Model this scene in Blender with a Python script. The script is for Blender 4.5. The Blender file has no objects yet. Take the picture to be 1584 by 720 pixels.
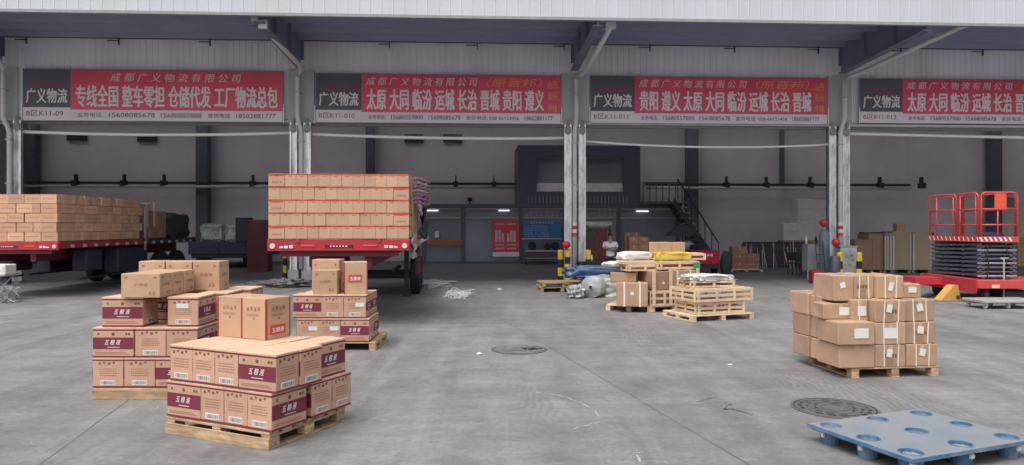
import bpy, bmesh, math, random
from mathutils import Vector, Matrix, noise
random.seed(7)
R = math.radians
SC = bpy.context.scene
COL = SC.collection

# ------------------------------------------------------------------ camera, sky, sun, exposure
EYE, F, HX, HY = 1.85, 1100.0, 792.0, 350.0
cam_d = bpy.data.cameras.new('camera')
cam_d.sensor_width = 36.0
cam_d.lens = F / 1584.0 * 36.0
cam_d.shift_y = -10.0 / 1584.0
cam_d.clip_start, cam_d.clip_end = 0.1, 3000.0
cam = bpy.data.objects.new('camera', cam_d)
cam.location = (0, 0, EYE)
cam.rotation_euler = (R(90), 0, 0)
COL.objects.link(cam)
SC.camera = cam
SUN_EL, SUN_AZ = 62.0, 215.0          # azimuth clockwise from +Y: high, behind the photographer
world = bpy.data.worlds.new('World')
SC.world = world
world.use_nodes = True
wn, wl = world.node_tree.nodes, world.node_tree.links
wn.clear()
sky = wn.new('ShaderNodeTexSky'); sky.sky_type = 'NISHITA'; sky.sun_disc = False
sky.sun_elevation = R(SUN_EL); sky.sun_rotation = R(SUN_AZ)
sky.air_density = 1.0; sky.dust_density = 6.0; sky.ozone_density = 1.0
hs = wn.new('ShaderNodeHueSaturation'); hs.inputs['Saturation'].default_value = 0.42
bg = wn.new('ShaderNodeBackground'); bg.inputs['Strength'].default_value = 0.15
wo = wn.new('ShaderNodeOutputWorld')
wl.new(sky.outputs[0], hs.inputs['Color']); wl.new(hs.outputs[0], bg.inputs['Color']); wl.new(bg.outputs[0], wo.inputs['Surface'])
sun_d = bpy.data.lights.new('sun', 'SUN')
sun_d.energy = 0.5; sun_d.angle = R(40); sun_d.color = (1.0, 0.965, 0.92)
sun = bpy.data.objects.new('sun', sun_d)
_a, _e = R(SUN_AZ), R(SUN_EL)
_d = Vector((math.sin(_a) * math.cos(_e), math.cos(_a) * math.cos(_e), math.sin(_e)))
sun.rotation_euler = _d.to_track_quat('Z', 'Y').to_euler()
sun.location = (0, -10, 30)
COL.objects.link(sun)
SC.view_settings.view_transform = 'Standard'
SC.view_settings.look = 'None'
SC.view_settings.gamma = 1.0
SC.view_settings.exposure = 0.55
SC.cycles.max_bounces = 8
SC.cycles.diffuse_bounces = 6

# ------------------------------------------------------------------ places
def at(px, py, z=0.0):
    d = F * (EYE - z) / (py - HY)
    return Vector(((px - HX) * d / F, d, z))
def ax(px, d): return (px - HX) * d / F
def az(py, d): return EYE + (HY - py) * d / F
TH = R(2.9)
BO = Vector((ax(885, 23.9), 23.9, 0))
BU = Vector((math.cos(TH), math.sin(TH), 0)); BV = Vector((-math.sin(TH), math.cos(TH), 0))
def bw(u, v, z=0.0): return BO + BU * u + BV * v + Vector((0, 0, z))
def uz(px, py, v):
    """where the sight line through (px,py) meets the upright plane at depth v in the building frame"""
    d = Vector(((px - HX) / F, 1.0, (HY - py) / F))
    o = Vector((0, 0, EYE))
    n = BV
    t = ((BO + BV * v) - o).dot(n) / d.dot(n)
    p = o + d * t
    return (p - BO).dot(BU), p.z

# ------------------------------------------------------------------ materials
MATS = {}
def mat(name, color, rough=0.7, metal=0.0, var=0.12, scale=4.0, bump=0.0, bscale=40.0, rnd=0.0, stretch=(1, 1, 1),
        dirt=None, dirt_amt=0.0, dirt_scale=2.0, spec=0.4, alpha=1.0, trans=0.0, emit=0.0, fine=0.0):
    if name in MATS: return MATS[name]
    m = bpy.data.materials.new(name); m.use_nodes = True
    nt = m.node_tree; N, L = nt.nodes, nt.links
    b = N['Principled BSDF']
    b.inputs['Roughness'].default_value = rough
    b.inputs['Metallic'].default_value = metal
    b.inputs['Specular IOR Level'].default_value = spec
    tc = N.new('ShaderNodeTexCoord'); mp = N.new('ShaderNodeMapping')
    mp.inputs['Scale'].default_value = stretch
    L.new(tc.outputs['Object'], mp.inputs['Vector'])
    oi = N.new('ShaderNodeObjectInfo')
    ad = N.new('ShaderNodeVectorMath'); ad.operation = 'ADD'
    sc = N.new('ShaderNodeVectorMath'); sc.operation = 'SCALE'; sc.inputs[0].default_value = (13.1, 7.7, 3.3)
    L.new(oi.outputs['Random'], sc.inputs['Scale'])
    L.new(mp.outputs[0], ad.inputs[0]); L.new(sc.outputs[0], ad.inputs[1])
    no = N.new('ShaderNodeTexNoise'); no.inputs['Scale'].default_value = scale; no.inputs['Detail'].default_value = 6
    L.new(ad.outputs[0], no.inputs['Vector'])
    mr = N.new('ShaderNodeMapRange'); mr.inputs['From Min'].default_value = 0.25; mr.inputs['From Max'].default_value = 0.75
    mr.inputs['To Min'].default_value = 1 - var; mr.inputs['To Max'].default_value = 1 + var
    L.new(no.outputs['Fac'], mr.inputs['Value'])
    rr = N.new('ShaderNodeMapRange'); rr.inputs['To Min'].default_value = 1 - rnd; rr.inputs['To Max'].default_value = 1 + rnd
    L.new(oi.outputs['Random'], rr.inputs['Value'])
    mu = N.new('ShaderNodeMath'); mu.operation = 'MULTIPLY'
    L.new(mr.outputs[0], mu.inputs[0]); L.new(rr.outputs[0], mu.inputs[1])
    vs = N.new('ShaderNodeVectorMath'); vs.operation = 'SCALE'; vs.inputs[0].default_value = color
    L.new(mu.outputs[0], vs.inputs['Scale'])
    out = vs.outputs[0]
    if dirt:
        n2 = N.new('ShaderNodeTexNoise'); n2.inputs['Scale'].default_value = dirt_scale; n2.inputs['Detail'].default_value = 8
        n2.inputs['Roughness'].default_value = 0.65
        L.new(ad.outputs[0], n2.inputs['Vector'])
        r2 = N.new('ShaderNodeMapRange'); r2.inputs['From Min'].default_value = 0.44; r2.inputs['From Max'].default_value = 0.68
        r2.inputs['To Max'].default_value = dirt_amt
        L.new(n2.outputs['Fac'], r2.inputs['Value'])
        mx = N.new('ShaderNodeMix'); mx.data_type = 'RGBA'
        L.new(r2.outputs[0], mx.inputs['Factor']); L.new(out, mx.inputs[6]); mx.inputs[7].default_value = (*dirt, 1)
        out = mx.outputs[2]
    L.new(out, b.inputs['Base Color'])
    if bump:
        n3 = N.new('ShaderNodeTexNoise'); n3.inputs['Scale'].default_value = bscale; n3.inputs['Detail'].default_value = 5
        L.new(ad.outputs[0], n3.inputs['Vector'])
        bp = N.new('ShaderNodeBump'); bp.inputs['Strength'].default_value = bump; bp.inputs['Distance'].default_value = 0.01
        L.new(n3.outputs['Fac'], bp.inputs['Height']); L.new(bp.outputs[0], b.inputs['Normal'])
    b.inputs['Alpha'].default_value = alpha
    b.inputs['Transmission Weight'].default_value = trans
    if emit:
        b.inputs['Emission Color'].default_value = (*color, 1); b.inputs['Emission Strength'].default_value = emit
    MATS[name] = m
    return m

M_FASCIA = mat('fascia_paint', (0.56, 0.585, 0.63), 0.5, var=0.04, scale=1.2, dirt=(0.45, 0.46, 0.46), dirt_amt=0.35, dirt_scale=0.8, stretch=(1, 1, 0.15))
M_WALL = mat('wall_sheet_paint', (0.86, 0.86, 0.92), 0.5, var=0.06, scale=1.0, dirt=(0.66, 0.68, 0.67), dirt_amt=0.5, dirt_scale=0.7, stretch=(1, 1, 0.2))
M_BACK = mat('inner_wall_panel', (0.66, 0.62, 0.65), 0.8, var=0.07, scale=0.5, dirt=(0.48, 0.46, 0.50), dirt_amt=0.5, dirt_scale=0.3)
M_SOFFIT = mat('soffit_blue', (0.34, 0.375, 0.50), 0.6, var=0.08, scale=1.0)
M_BEAM = mat('beam_blue_grey', (0.20, 0.21, 0.32), 0.5, var=0.1, scale=1.5)
M_FLANGE = mat('beam_flange_grey', (0.19, 0.20, 0.27), 0.5, var=0.1)
M_TRIM = mat('trim_grey', (0.30, 0.31, 0.32), 0.5, var=0.1)
M_GALV = mat('galvanised_post', (0.88, 0.88, 0.90), 0.34, metal=0.8, var=0.10, scale=3, stretch=(1, 1, 0.4), dirt=(0.30, 0.30, 0.31), dirt_amt=0.7, dirt_scale=5.0)
M_PIPE = mat('drainpipe_grey', (0.70, 0.71, 0.74), 0.4, var=0.08, scale=2)
M_WHITE = mat('white_paint', (0.94, 0.94, 0.94), 0.25, var=0.03, metal=.0, spec=.8)
M_DARK = mat('dark_navy_steel', (0.035, 0.036, 0.055), 0.5, var=0.2)
M_BLACK = mat('black_rubber', (0.025, 0.025, 0.027), 0.8, var=0.2)
M_INNERSTEEL = mat('inner_column_paint', (0.11, 0.11, 0.15), 0.5, var=0.15)
M_SIGN_RED = mat('sign_red_vinyl', (0.76, 0.09, 0.155), 0.35, var=0.14, scale=0.8, spec=0.5, bump=.8, bscale=1.3)
M_SIGN_DARK = mat('sign_charcoal_vinyl', (0.12, 0.12, 0.16), 0.45, var=0.08, scale=1)
M_SIGN_WHITE = mat('sign_white_vinyl', (0.82, 0.76, 0.82), 0.45, var=0.05, scale=1)
M_LET_WHITE = mat('letter_white', (0.88, 0.80, 0.82), 0.5, var=0.03)
M_LET_PINK = mat('letter_pink', (0.88, 0.66, 0.68), 0.5, var=0.03)
M_LET_ORANGE = mat('letter_orange', (0.90, 0.38, 0.13), 0.5, var=0.05)
M_LET_MAGENTA = mat('letter_magenta', (0.30, 0.07, 0.14), 0.5, var=0.05)
M_LET_DARK = mat('letter_dark', (0.10, 0.09, 0.11), 0.6, var=0.05)
M_LET_PURPLE = mat('letter_dull_red', (0.25, 0.10, 0.13), 0.6, var=0.05)
M_CARTON = mat('carton_board_pink', (0.53, 0.32, 0.225), 0.8, var=0.09, scale=4, rnd=0.09, bump=0.6, bscale=7, dirt=(0.42, 0.25, 0.17), dirt_amt=0.25, dirt_scale=3)
M_CARTON_TAN = mat('carton_board_tan', (0.50, 0.325, 0.205), 0.8, var=0.09, scale=4, rnd=0.09, bump=0.6, bscale=7)
M_CARTON_TRK = mat('carton_board_orange', (0.60, 0.35, 0.225), 0.85, var=0.06, scale=3, rnd=0.16, bump=0.1)
M_CARTON_TRK2 = mat('carton_board_yellowtan', (0.53, 0.345, 0.23), 0.85, var=0.06, scale=3, rnd=0.07, bump=0.1)
M_CARTON_BRN = mat('carton_board_brown', (0.43, 0.28, 0.185), 0.8, var=0.10, scale=4, rnd=0.12, bump=0.7, bscale=7, dirt=(0.33, 0.21, 0.14), dirt_amt=0.4, dirt_scale=2.5)
M_CARTON_DK = mat('carton_board_dark', (0.34, 0.20, 0.14), 0.85, var=0.07, scale=3, rnd=0.1)
M_BURG = mat('burgundy_print', (0.185, 0.028, 0.05), 0.7, var=0.06)
M_RED_PRINT = mat('red_print', (0.60, 0.07, 0.05), 0.7, var=0.06)
M_INK = mat('brown_ink', (0.17, 0.085, 0.06), 0.8, var=0.1)
M_INK_SOFT = mat('soft_brown_ink', (0.33, 0.17, 0.11), 0.85, var=0.1)
M_PAPER = mat('paper_label', (0.70, 0.69, 0.67), 0.7, var=0.05)
M_TAPE = mat('box_tape', (0.50, 0.36, 0.22), 0.35, var=0.08, scale=5)
M_STRAP = mat('white_strap', (0.76, 0.66, 0.55), 0.5, var=0.05)
M_WOOD = mat('pallet_wood', (0.50, 0.35, 0.21), 0.85, var=0.32, scale=5, stretch=(1, 6, 6), rnd=0.25, bump=0.4, bscale=12, dirt=(0.16, 0.10, 0.06), dirt_amt=0.75, dirt_scale=2.2)
M_WOODL = mat('new_crate_wood', (0.66, 0.50, 0.34), 0.8, var=0.14, scale=5, stretch=(1, 6, 6), rnd=0.12, bump=0.3, bscale=12)
M_WOODD = mat('old_plank_wood', (0.33, 0.24, 0.14), 0.85, var=0.25, scale=5, stretch=(1, 6, 6), rnd=0.15, bump=0.3, bscale=12)
M_REDTR = mat('trailer_red_paint', (0.50, 0.035, 0.055), 0.4, var=0.12, scale=2, dirt=(0.18, 0.05, 0.045), dirt_amt=0.5, dirt_scale=3)
M_REDRL = mat('trailer_rail_red', (0.30, 0.03, 0.04), 0.5, var=0.2, scale=2)
M_REDDK = mat('trailer_dark_red_paint', (0.14, 0.028, 0.035), 0.55, var=0.2, scale=2)
M_REDLIFT = mat('lift_red_paint', (0.58, 0.06, 0.055), 0.4, var=0.15, scale=4, spec=0.5, dirt=(.30, .10, .08), dirt_amt=.6, dirt_scale=4)
M_ORLIFT = mat('lift_orange_panel', (0.72, 0.10, 0.055), 0.35, var=0.05)
M_NAVY = mat('navy_chassis', (.03, .03, .05), .6, var=.2)
M_CHASSIS = mat('chassis_dark', (0.04, 0.04, 0.05), 0.6, var=0.3)
M_STEELDK = mat('scissor_steel', (0.10, 0.11, 0.15), 0.45, metal=0.2, var=0.25, scale=4)
M_STEELLT = mat('light_steel', (0.45, 0.46, 0.48), 0.4, metal=0.3, var=0.15, scale=4)
M_YEL = mat('hazard_yellow', (0.72, 0.52, 0.05), 0.5, var=0.12, scale=8, dirt=(0.2, 0.15, 0.05), dirt_amt=0.5, dirt_scale=6)
M_YELWOOD = mat('ochre_paint', (0.58, 0.33, 0.10), 0.6, var=0.12)
M_BLUE = mat('blue_plastic', (0.055, 0.14, 0.25), 0.5, var=0.1, scale=3, dirt=(0.30, 0.32, 0.36), dirt_amt=0.6, dirt_scale=3)
M_BLUETOP = mat('dusty_blue_plastic', (0.20, 0.240, 0.275), 0.55, var=0.1, scale=2.5, dirt=(0.255, 0.245, 0.255), dirt_amt=1.0, dirt_scale=2.6, bump=0.3, bscale=60)
M_TARPB = mat('blue_tarp', (0.07, 0.13, 0.25), 0.35, var=0.3, scale=3, bump=0.5, bscale=6, spec=0.6)
M_FILM = mat('stretch_film', (0.36, 0.375, 0.38), 0.22, var=0.5, scale=9, bump=0.9, bscale=14, spec=0.8)
M_SACK = mat('woven_sack', (0.72, 0.69, 0.64), 0.7, var=0.06, scale=5, bump=0.4, bscale=12)
M_ROPE = mat('white_strapping_cord', (0.66, 0.65, 0.65), 0.7, var=0.15)
M_GLASS = mat('office_glass', (0.19, 0.22, 0.27), 0.12, var=0.25, scale=0.6, spec=0.6)
M_OFFICE = mat('office_frame_navy', (0.10, 0.095, 0.135), 0.5, var=0.1)
M_OFFICEP = mat('office_header_panel', (0.22, 0.21, 0.25), 0.6, var=0.08)
M_POSTER = mat('poster_red', (0.62, 0.07, 0.085), 0.5, var=0.08)
M_BOARDB = mat('notice_board_blue', (0.05, 0.15, 0.36), 0.5, var=0.08)
M_LAMP = mat('office_strip_lamp', (0.9, 0.92, 1.0), 0.5, var=0.0, emit=0.75)
M_SKIN = mat('skin', (0.36, 0.20, 0.14), 0.6, var=0.05)
M_SHIRT = mat('pale_shirt', (0.80, 0.77, 0.78), 0.8, var=0.08, bump=0.3, bscale=20)
M_TROUS = mat('dark_trousers', (0.035, 0.035, 0.045), 0.85, var=0.2)
M_HAIR = mat('black_hair', (0.02, 0.017, 0.016), 0.6, var=0.1)
M_IRON = mat('cast_iron', (0.085, 0.082, 0.08), 0.6, metal=0.2, var=0.3, scale=8, bump=0.3)
M_IRONL = mat('worn_cast_iron', (0.13, 0.125, 0.12), 0.55, metal=0.2, var=0.25, scale=8, bump=0.3)
M_GREY = mat('machine_grey_paint', (0.30, 0.31, 0.34), 0.45, var=0.12)
M_GREYL = mat('pale_grey_metal', (0.42, 0.43, 0.42), 0.4, metal=0.2, var=0.2, scale=4)
M_TEAL = mat('cylinder_teal', (0.12, 0.17, 0.20), 0.4, var=0.12)
M_PURPLE = mat('purple_webbing', (0.33, 0.13, 0.24), 0.7, var=0.2)
M_YWRAP = mat('yellow_wrap', (0.62, 0.44, 0.08), 0.4, var=0.12, scale=6, bump=0.4, bscale=12)
M_PINKW = mat('brown_plywood', (0.30, 0.22, 0.16), 0.8, var=0.12, scale=2, stretch=(1, 1, 0.3), rnd=0.1)
M_BOARDW = mat('pale_foam_board', (0.60, 0.58, 0.57), 0.8, var=0.06)
M_AMBER = mat('amber_reflector', (0.85, 0.48, 0.30), 0.3, var=0.05)
M_LENS = mat('pale_lamp_lens', (0.75, 0.62, 0.60), 0.2, var=0.05, spec=0.8)
M_REFLEC = mat('white_red_tape', (0.75, 0.72, 0.72), 0.4, var=0.04)
M_SCAR = mat('pale_scuff', (0.42, 0.42, 0.42), 0.85, var=0.3, scale=30)
M_JOINT = mat('joint_tar', (0.10, 0.10, 0.10), 0.9, var=0.3, scale=5)

def concrete():
    m = bpy.data.materials.new('yard_concrete'); m.use_nodes = True
    nt = m.node_tree; N, L = nt.nodes, nt.links
    b = N['Principled BSDF']; b.inputs['Roughness'].default_value = 0.75; b.inputs['Specular IOR Level'].default_value = 0.35
    tc = N.new('ShaderNodeTexCoord')
    def noise(scale, detail=6, rough=0.6, st=(1, 1, 1), dist=0.0, rot=0.0):
        mp = N.new('ShaderNodeMapping'); mp.inputs['Scale'].default_value = st; mp.inputs['Rotation'].default_value = (0, 0, rot)
        L.new(tc.outputs['Object'], mp.inputs[0])
        n = N.new('ShaderNodeTexNoise'); n.inputs['Scale'].default_value = scale; n.inputs['Detail'].default_value = detail
        n.inputs['Roughness'].default_value = rough; n.inputs['Distortion'].default_value = dist
        L.new(mp.outputs[0], n.inputs[0]); return n.outputs['Fac']
    def rng(v, a, c, lo, hi):
        r = N.new('ShaderNodeMapRange'); r.inputs['From Min'].default_value = a; r.inputs['From Max'].default_value = c
        r.inputs['To Min'].default_value = lo; r.inputs['To Max'].default_value = hi
        L.new(v, r.inputs['Value']); return r.outputs[0]
    def mul(a, c):
        k = N.new('ShaderNodeMath'); k.operation = 'MULTIPLY'; L.new(a, k.inputs[0]); L.new(c, k.inputs[1]); return k.outputs[0]
    v = mul(rng(noise(0.30, 5, 0.6, dist=0.6), 0.3, 0.7, 0.80, 1.13), rng(noise(1.6, 8, 0.75, dist=0.8), 0.3, 0.7, 0.82, 1.15))
    v = mul(v, rng(noise(2.2, 6, 0.6, (1, 0.16, 1), 0.4, R(12)), 0.35, 0.7, 0.90, 1.10))   # drag marks along the lanes
    v = mul(v, rng(noise(3.0, 5, 0.6, (0.22, 1, 1), 0.5, R(-8)), 0.35, 0.7, 0.90, 1.10))
    v = mul(v, rng(noise(16, 7, 0.85), 0.3, 0.7, 0.76, 1.20))
    v = mul(v, rng(noise(5.5, 8, 0.85, (.5, 1, 1), 0.6), 0.3, 0.7, 0.84, 1.14))
    v = mul(v, rng(noise(0.9, 3, 0.5, (1, 0.4, 1), 1.2), 0.60, 0.78, 1.0, 0.80))          # darker oil stains
    v = mul(v, rng(noise(5.5, 3, 0.5, (1, 1, 1), 1.5), 0.70, 0.76, 1.0, 0.82))
    # tyre lug prints in the lane
    mp = N.new('ShaderNodeMapping'); mp.inputs['Rotation'].default_value = (0, 0, R(6)); L.new(tc.outputs['Object'], mp.inputs[0])
    w = N.new('ShaderNodeTexWave'); w.inputs['Scale'].default_value = 4.0; w.inputs['Distortion'].default_value = 7.0; w.inputs['Detail'].default_value = 4; w.inputs['Detail Scale'].default_value = .6
    w.bands_direction = 'X'
    L.new(mp.outputs[0], w.inputs[0])
    mask = rng(noise(0.55, 2, 0.5, (1, 0.35, 1)), 0.55, 0.66, 0.0, 1.0)
    wv = rng(w.outputs['Fac'], 0.2, 0.8, 0.88, 1.05)
    mx = N.new('ShaderNodeMix'); mx.data_type = 'FLOAT'; L.new(mask, mx.inputs[0]); mx.inputs[2].default_value = 1.0; L.new(wv, mx.inputs[3])
    v = mul(v, mx.outputs[0])
    v = mul(v, rng(noise(1.1, 5, 0.65, (1.0, 0.10, 1), 0.8, R(10)), 0.52, 0.70, 1.0, 1.22))      # pale worn lanes
    v = mul(v, rng(noise(1.5, 4, 0.6, (1.0, 0.07, 1), 0.5, R(-14)), 0.55, 0.70, 1.0, 0.80))       # rubber lanes
    v = mul(v, rng(noise(0.8, 6, 0.7, (0.3, 1.0, 1), 1.0, R(4)), 0.58, 0.70, 1.0, 1.14))
    v = mul(v, rng(noise(2.7, 5, 0.7, (1, 1, 1), 2.0), 0.64, 0.72, 1.0, 0.84))
    v = mul(v, rng(noise(45, 2, 0.5), 0.70, 0.78, 1.0, 0.72))                                      # pits and grit
    col = N.new('ShaderNodeVectorMath'); col.operation = 'SCALE'; col.inputs[0].default_value = (0.216, 0.216, 0.214)
    L.new(v, col.inputs['Scale'])
    L.new(col.outputs[0], b.inputs['Base Color'])
    bp = N.new('ShaderNodeBump'); bp.inputs['Strength'].default_value = 0.25; bp.inputs['Distance'].default_value = 0.01
    L.new(noise(35, 6, 0.7), bp.inputs['Height']); L.new(bp.outputs[0], b.inputs['Normal'])
    return m
M_CONC = concrete()
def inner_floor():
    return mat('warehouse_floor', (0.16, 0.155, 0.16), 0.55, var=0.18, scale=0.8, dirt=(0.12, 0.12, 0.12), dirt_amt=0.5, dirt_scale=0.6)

# ------------------------------------------------------------------ mesh builder
class MB:
    def __init__(s): s.v, s.f, s.m = [], [], []
    def add(s, vs, fs, mi=0, M=None):
        o = len(s.v)
        s.v += [tuple(M @ Vector(p)) if M else tuple(p) for p in vs]
        s.f += [tuple(i + o for i in f) for f in fs]
        s.m += [mi] * len(fs)
        return s
    def box(s, x0, x1, y0, y1, z0, z1, mi=0, M=None):
        vs = [(x0, y0, z0), (x1, y0, z0), (x1, y1, z0), (x0, y1, z0), (x0, y0, z1), (x1, y0, z1), (x1, y1, z1), (x0, y1, z1)]
        return s.add(vs, [(0, 3, 2, 1), (4, 5, 6, 7), (0, 1, 5, 4), (1, 2, 6, 5), (2, 3, 7, 6), (3, 0, 4, 7)], mi, M)
    def bbox(s, x0, x1, y0, y1, z0, z1, b=0.006, mi=0, M=None):
        """box with chamfered edges"""
        bm = bmesh.new()
        bmesh.ops.create_cube(bm, size=1.0)
        for v in bm.verts:
            v.co = Vector(((x0 + x1) / 2 + v.co.x * (x1 - x0), (y0 + y1) / 2 + v.co.y * (y1 - y0), (z0 + z1) / 2 + v.co.z * (z1 - z0)))
        bmesh.ops.bevel(bm, geom=bm.edges[:], offset=b, segments=1, affect='EDGES', profile=0.5)
        bm.verts.index_update()
        s.add([v.co[:] for v in bm.verts], [[v.index for v in f.verts] for f in bm.faces], mi, M)
        bm.free(); return s
    def tube(s, pts, r, n=8, mi=0, cap=True, M=None):
        pts = [Vector(p) for p in pts]
        vs, fs = [], []
        up = Vector((0, 0, 1))
        for i, p in enumerate(pts):
            t = (pts[min(i + 1, len(pts) - 1)] - pts[max(i - 1, 0)])
            t = t.normalized() if t.length > 1e-9 else Vector((0, 0, 1))
            a = up if abs(t.z) < 0.9 else Vector((1, 0, 0))
            x = t.cross(a).normalized(); y = x.cross(t).normalized()
            rr = r[i] if isinstance(r, (list, tuple)) else r
            for k in range(n):
                an = 2 * math.pi * k / n
                vs.append(p + x * math.cos(an) * rr + y * math.sin(an) * rr)
        for i in range(len(pts) - 1):
            for k in range(n):
                a = i * n + k; b2 = i * n + (k + 1) % n
                fs.append((a, b2, b2 + n, a + n))
        if cap:
            fs.append(tuple(range(n))[::-1]); fs.append(tuple(range((len(pts) - 1) * n, len(pts) * n)))
        return s.add(vs, fs, mi, M)
    def lathe(s, prof, c=(0, 0, 0), n=24, axis='z', mi=0, M=None):
        vs, fs = [], []
        for (r, h) in prof:
            for k in range(n):
                a = 2 * math.pi * k / n
                p = (r * math.cos(a), r * math.sin(a), h)
                if axis == 'x': p = (p[2], p[0], p[1])
                elif axis == 'y': p = (p[0], p[2], p[1])
                vs.append((p[0] + c[0], p[1] + c[1], p[2] + c[2]))
        for i in range(len(prof) - 1):
            for k in range(n):
                fs.append((i * n + k, i * n + (k + 1) % n, (i + 1) * n + (k + 1) % n, (i + 1) * n + k))
        fs.append(tuple(range(n))[::-1]); fs.append(tuple(range((len(prof) - 1) * n, len(prof) * n)))
        return s.add(vs, fs, mi, M)
    def prism(s, poly, y0, y1, mi=0, M=None):
        """poly of (x,z) pushed from y0 to y1"""
        n = len(poly)
        vs = [(x, y0, z) for x, z in poly] + [(x, y1, z) for x, z in poly]
        fs = [tuple(range(n)), tuple(range(n, 2 * n))[::-1]] + [(i, i + n, (i + 1) % n + n, (i + 1) % n) for i in range(n)]
        return s.add(vs, fs, mi, M)
    def blob(s, c, r, n=16, m=10, mi=0, wob=0.0, seed=0, flat=None, M=None, power=1.0, rump=0.0, fr_=5.0):
        rnd = random.Random(seed); vs, fs = [], []
        ph = [rnd.uniform(0, 6.28) for _ in range(6)]
        def sp(t): return math.copysign(abs(t) ** power, t)
        for i in range(m + 1):
            t = math.pi * i / m
            for k in range(n):
                a = 2 * math.pi * k / n
                if rump:
                    q_ = Vector((math.sin(t) * math.cos(a), math.sin(t) * math.sin(a), math.cos(t))) * fr_ * .5 + Vector((seed * 3.1, seed, 0))
                    rw = rump * (noise.noise(q_) + .6 * abs(noise.noise(q_ * 2.3)) + .35 * noise.noise(q_ * 5.1))
                else: rw = 0
                w = 1 + rw + wob * (math.sin(3 * a + ph[0] + 2 * t) + math.sin(5 * t + ph[1] + a) + 0.6 * math.sin(7 * a + ph[2]) * math.sin(6 * t + ph[3]))
                z = math.cos(t)
                p = Vector((sp(math.sin(t) * math.cos(a)) * r[0] * w, sp(math.sin(t) * math.sin(a)) * r[1] * w, sp(z) * r[2] * w))
                vs.append((p.x + c[0], p.y + c[1], p.z + c[2]))
        for i in range(m):
            for k in range(n):
                fs.append((i * n + k, (i + 1) * n + k, (i + 1) * n + (k + 1) % n, i * n + (k + 1) % n))
        return s.add(vs, fs, mi, M)
    def mesh(s, name, mats, smooth=False):
        me = bpy.data.meshes.new(name)
        me.from_pydata(s.v, [], s.f)
        for m in (mats if isinstance(mats, (list, tuple)) else [mats]): me.materials.append(m)
        if any(s.m):
            me.polygons.foreach_set('material_index', s.m)
        if smooth:
            me.polygons.foreach_set('use_smooth', [True] * len(me.polygons))
        me.update()
        return me
    def build(s, name, mats, parent=None, loc=None, rz=0.0, smooth=False, kind=None):
        o = bpy.data.objects.new(name, s.mesh(name, mats, smooth))
        COL.objects.link(o)
        if parent: o.parent = parent
        if loc is not None: o.location = loc
        if rz: o.rotation_euler = (0, 0, rz)
        if kind: o['kind'] = kind
        return o

def tag(o, label=None, cat=None, group=None, kind=None):
    if label: o['label'] = label
    if cat: o['category'] = cat
    if group: o['group'] = group
    if kind: o['kind'] = kind
    return o
def thing(name, label, cat, loc=(0, 0, 0), rz=0.0, group=None):
    o = bpy.data.objects.new(name, None); COL.objects.link(o)
    o.empty_display_size = 0.2
    o.location = loc; o.rotation_euler = (0, 0, rz)
    return tag(o, label, cat, group)
def kids(o): return [c for c in KID.get(o.name, [])]
KID = {}
def reg(parent, child):
    KID.setdefault(parent.name, []).append(child); return child
def copy_thing(o, loc, rz, label=None, group=None, scale=None):
    c = o.copy(); COL.objects.link(c)
    c.location = loc; c.rotation_euler = (0, 0, rz)
    if label: c['label'] = label
    if group: c['group'] = group
    if scale: c.scale = scale
    for ch in kids(o):
        d = ch.copy(); COL.objects.link(d); d.parent = c
    return c
def put(mb, name, mats, parent, **k):
    """a part that copies follow"""
    return reg(parent, mb.build(name, mats, parent, **k))

# text as geometry
_TX = {}
def text_shape(s, bold=0.0, shear=0.0):
    key = (s, bold, shear)
    if key in _TX: return _TX[key]
    cu = bpy.data.curves.new('t', 'FONT'); cu.body = s; cu.size = 1.0; cu.resolution_u = 2; cu.offset = bold; cu.shear = shear
    cu.fill_mode = 'FRONT'
    ob = bpy.data.objects.new('t', cu); COL.objects.link(ob)
    dg = bpy.context.evaluated_depsgraph_get()
    me = bpy.data.meshes.new_from_object(ob.evaluated_get(dg))
    vs = [(v.co.x, v.co.y) for v in me.vertices]; fs = [tuple(p.vertices) for p in me.polygons]
    bpy.data.objects.remove(ob); bpy.data.curves.remove(cu); bpy.data.meshes.remove(me)
    if vs:
        x0, x1 = min(v[0] for v in vs), max(v[0] for v in vs); y0, y1 = min(v[1] for v in vs), max(v[1] for v in vs)
        vs = [((x - x0) / (x1 - x0), (y - y0) / (y1 - y0)) for x, y in vs]
    _TX[key] = (vs, fs); return _TX[key]
def add_text(mb, s, x0, x1, z0, z1, y, bold=0.0, shear=0.0, mi=0, M=None):
    vs, fs = text_shape(s, 0.0, shear)
    h = (z1 - z0) * bold * 1.3
    sh_ = [(0, 0)] if bold < .003 else ([(-h, 0), (h, 0)] if bold < .012 else [(-h, 0), (0, h * .6), (h, 0), (0, -h * .6)])
    for k, (dx, dz) in enumerate(sh_):
        mb.add([(x0 + a * (x1 - x0) + dx, y - k * .0007, z0 + b * (z1 - z0) + dz) for a, b in vs], fs, mi, M)
    return mb
RZ = lambda a: Matrix.Rotation(a, 4, 'Z')

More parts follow.
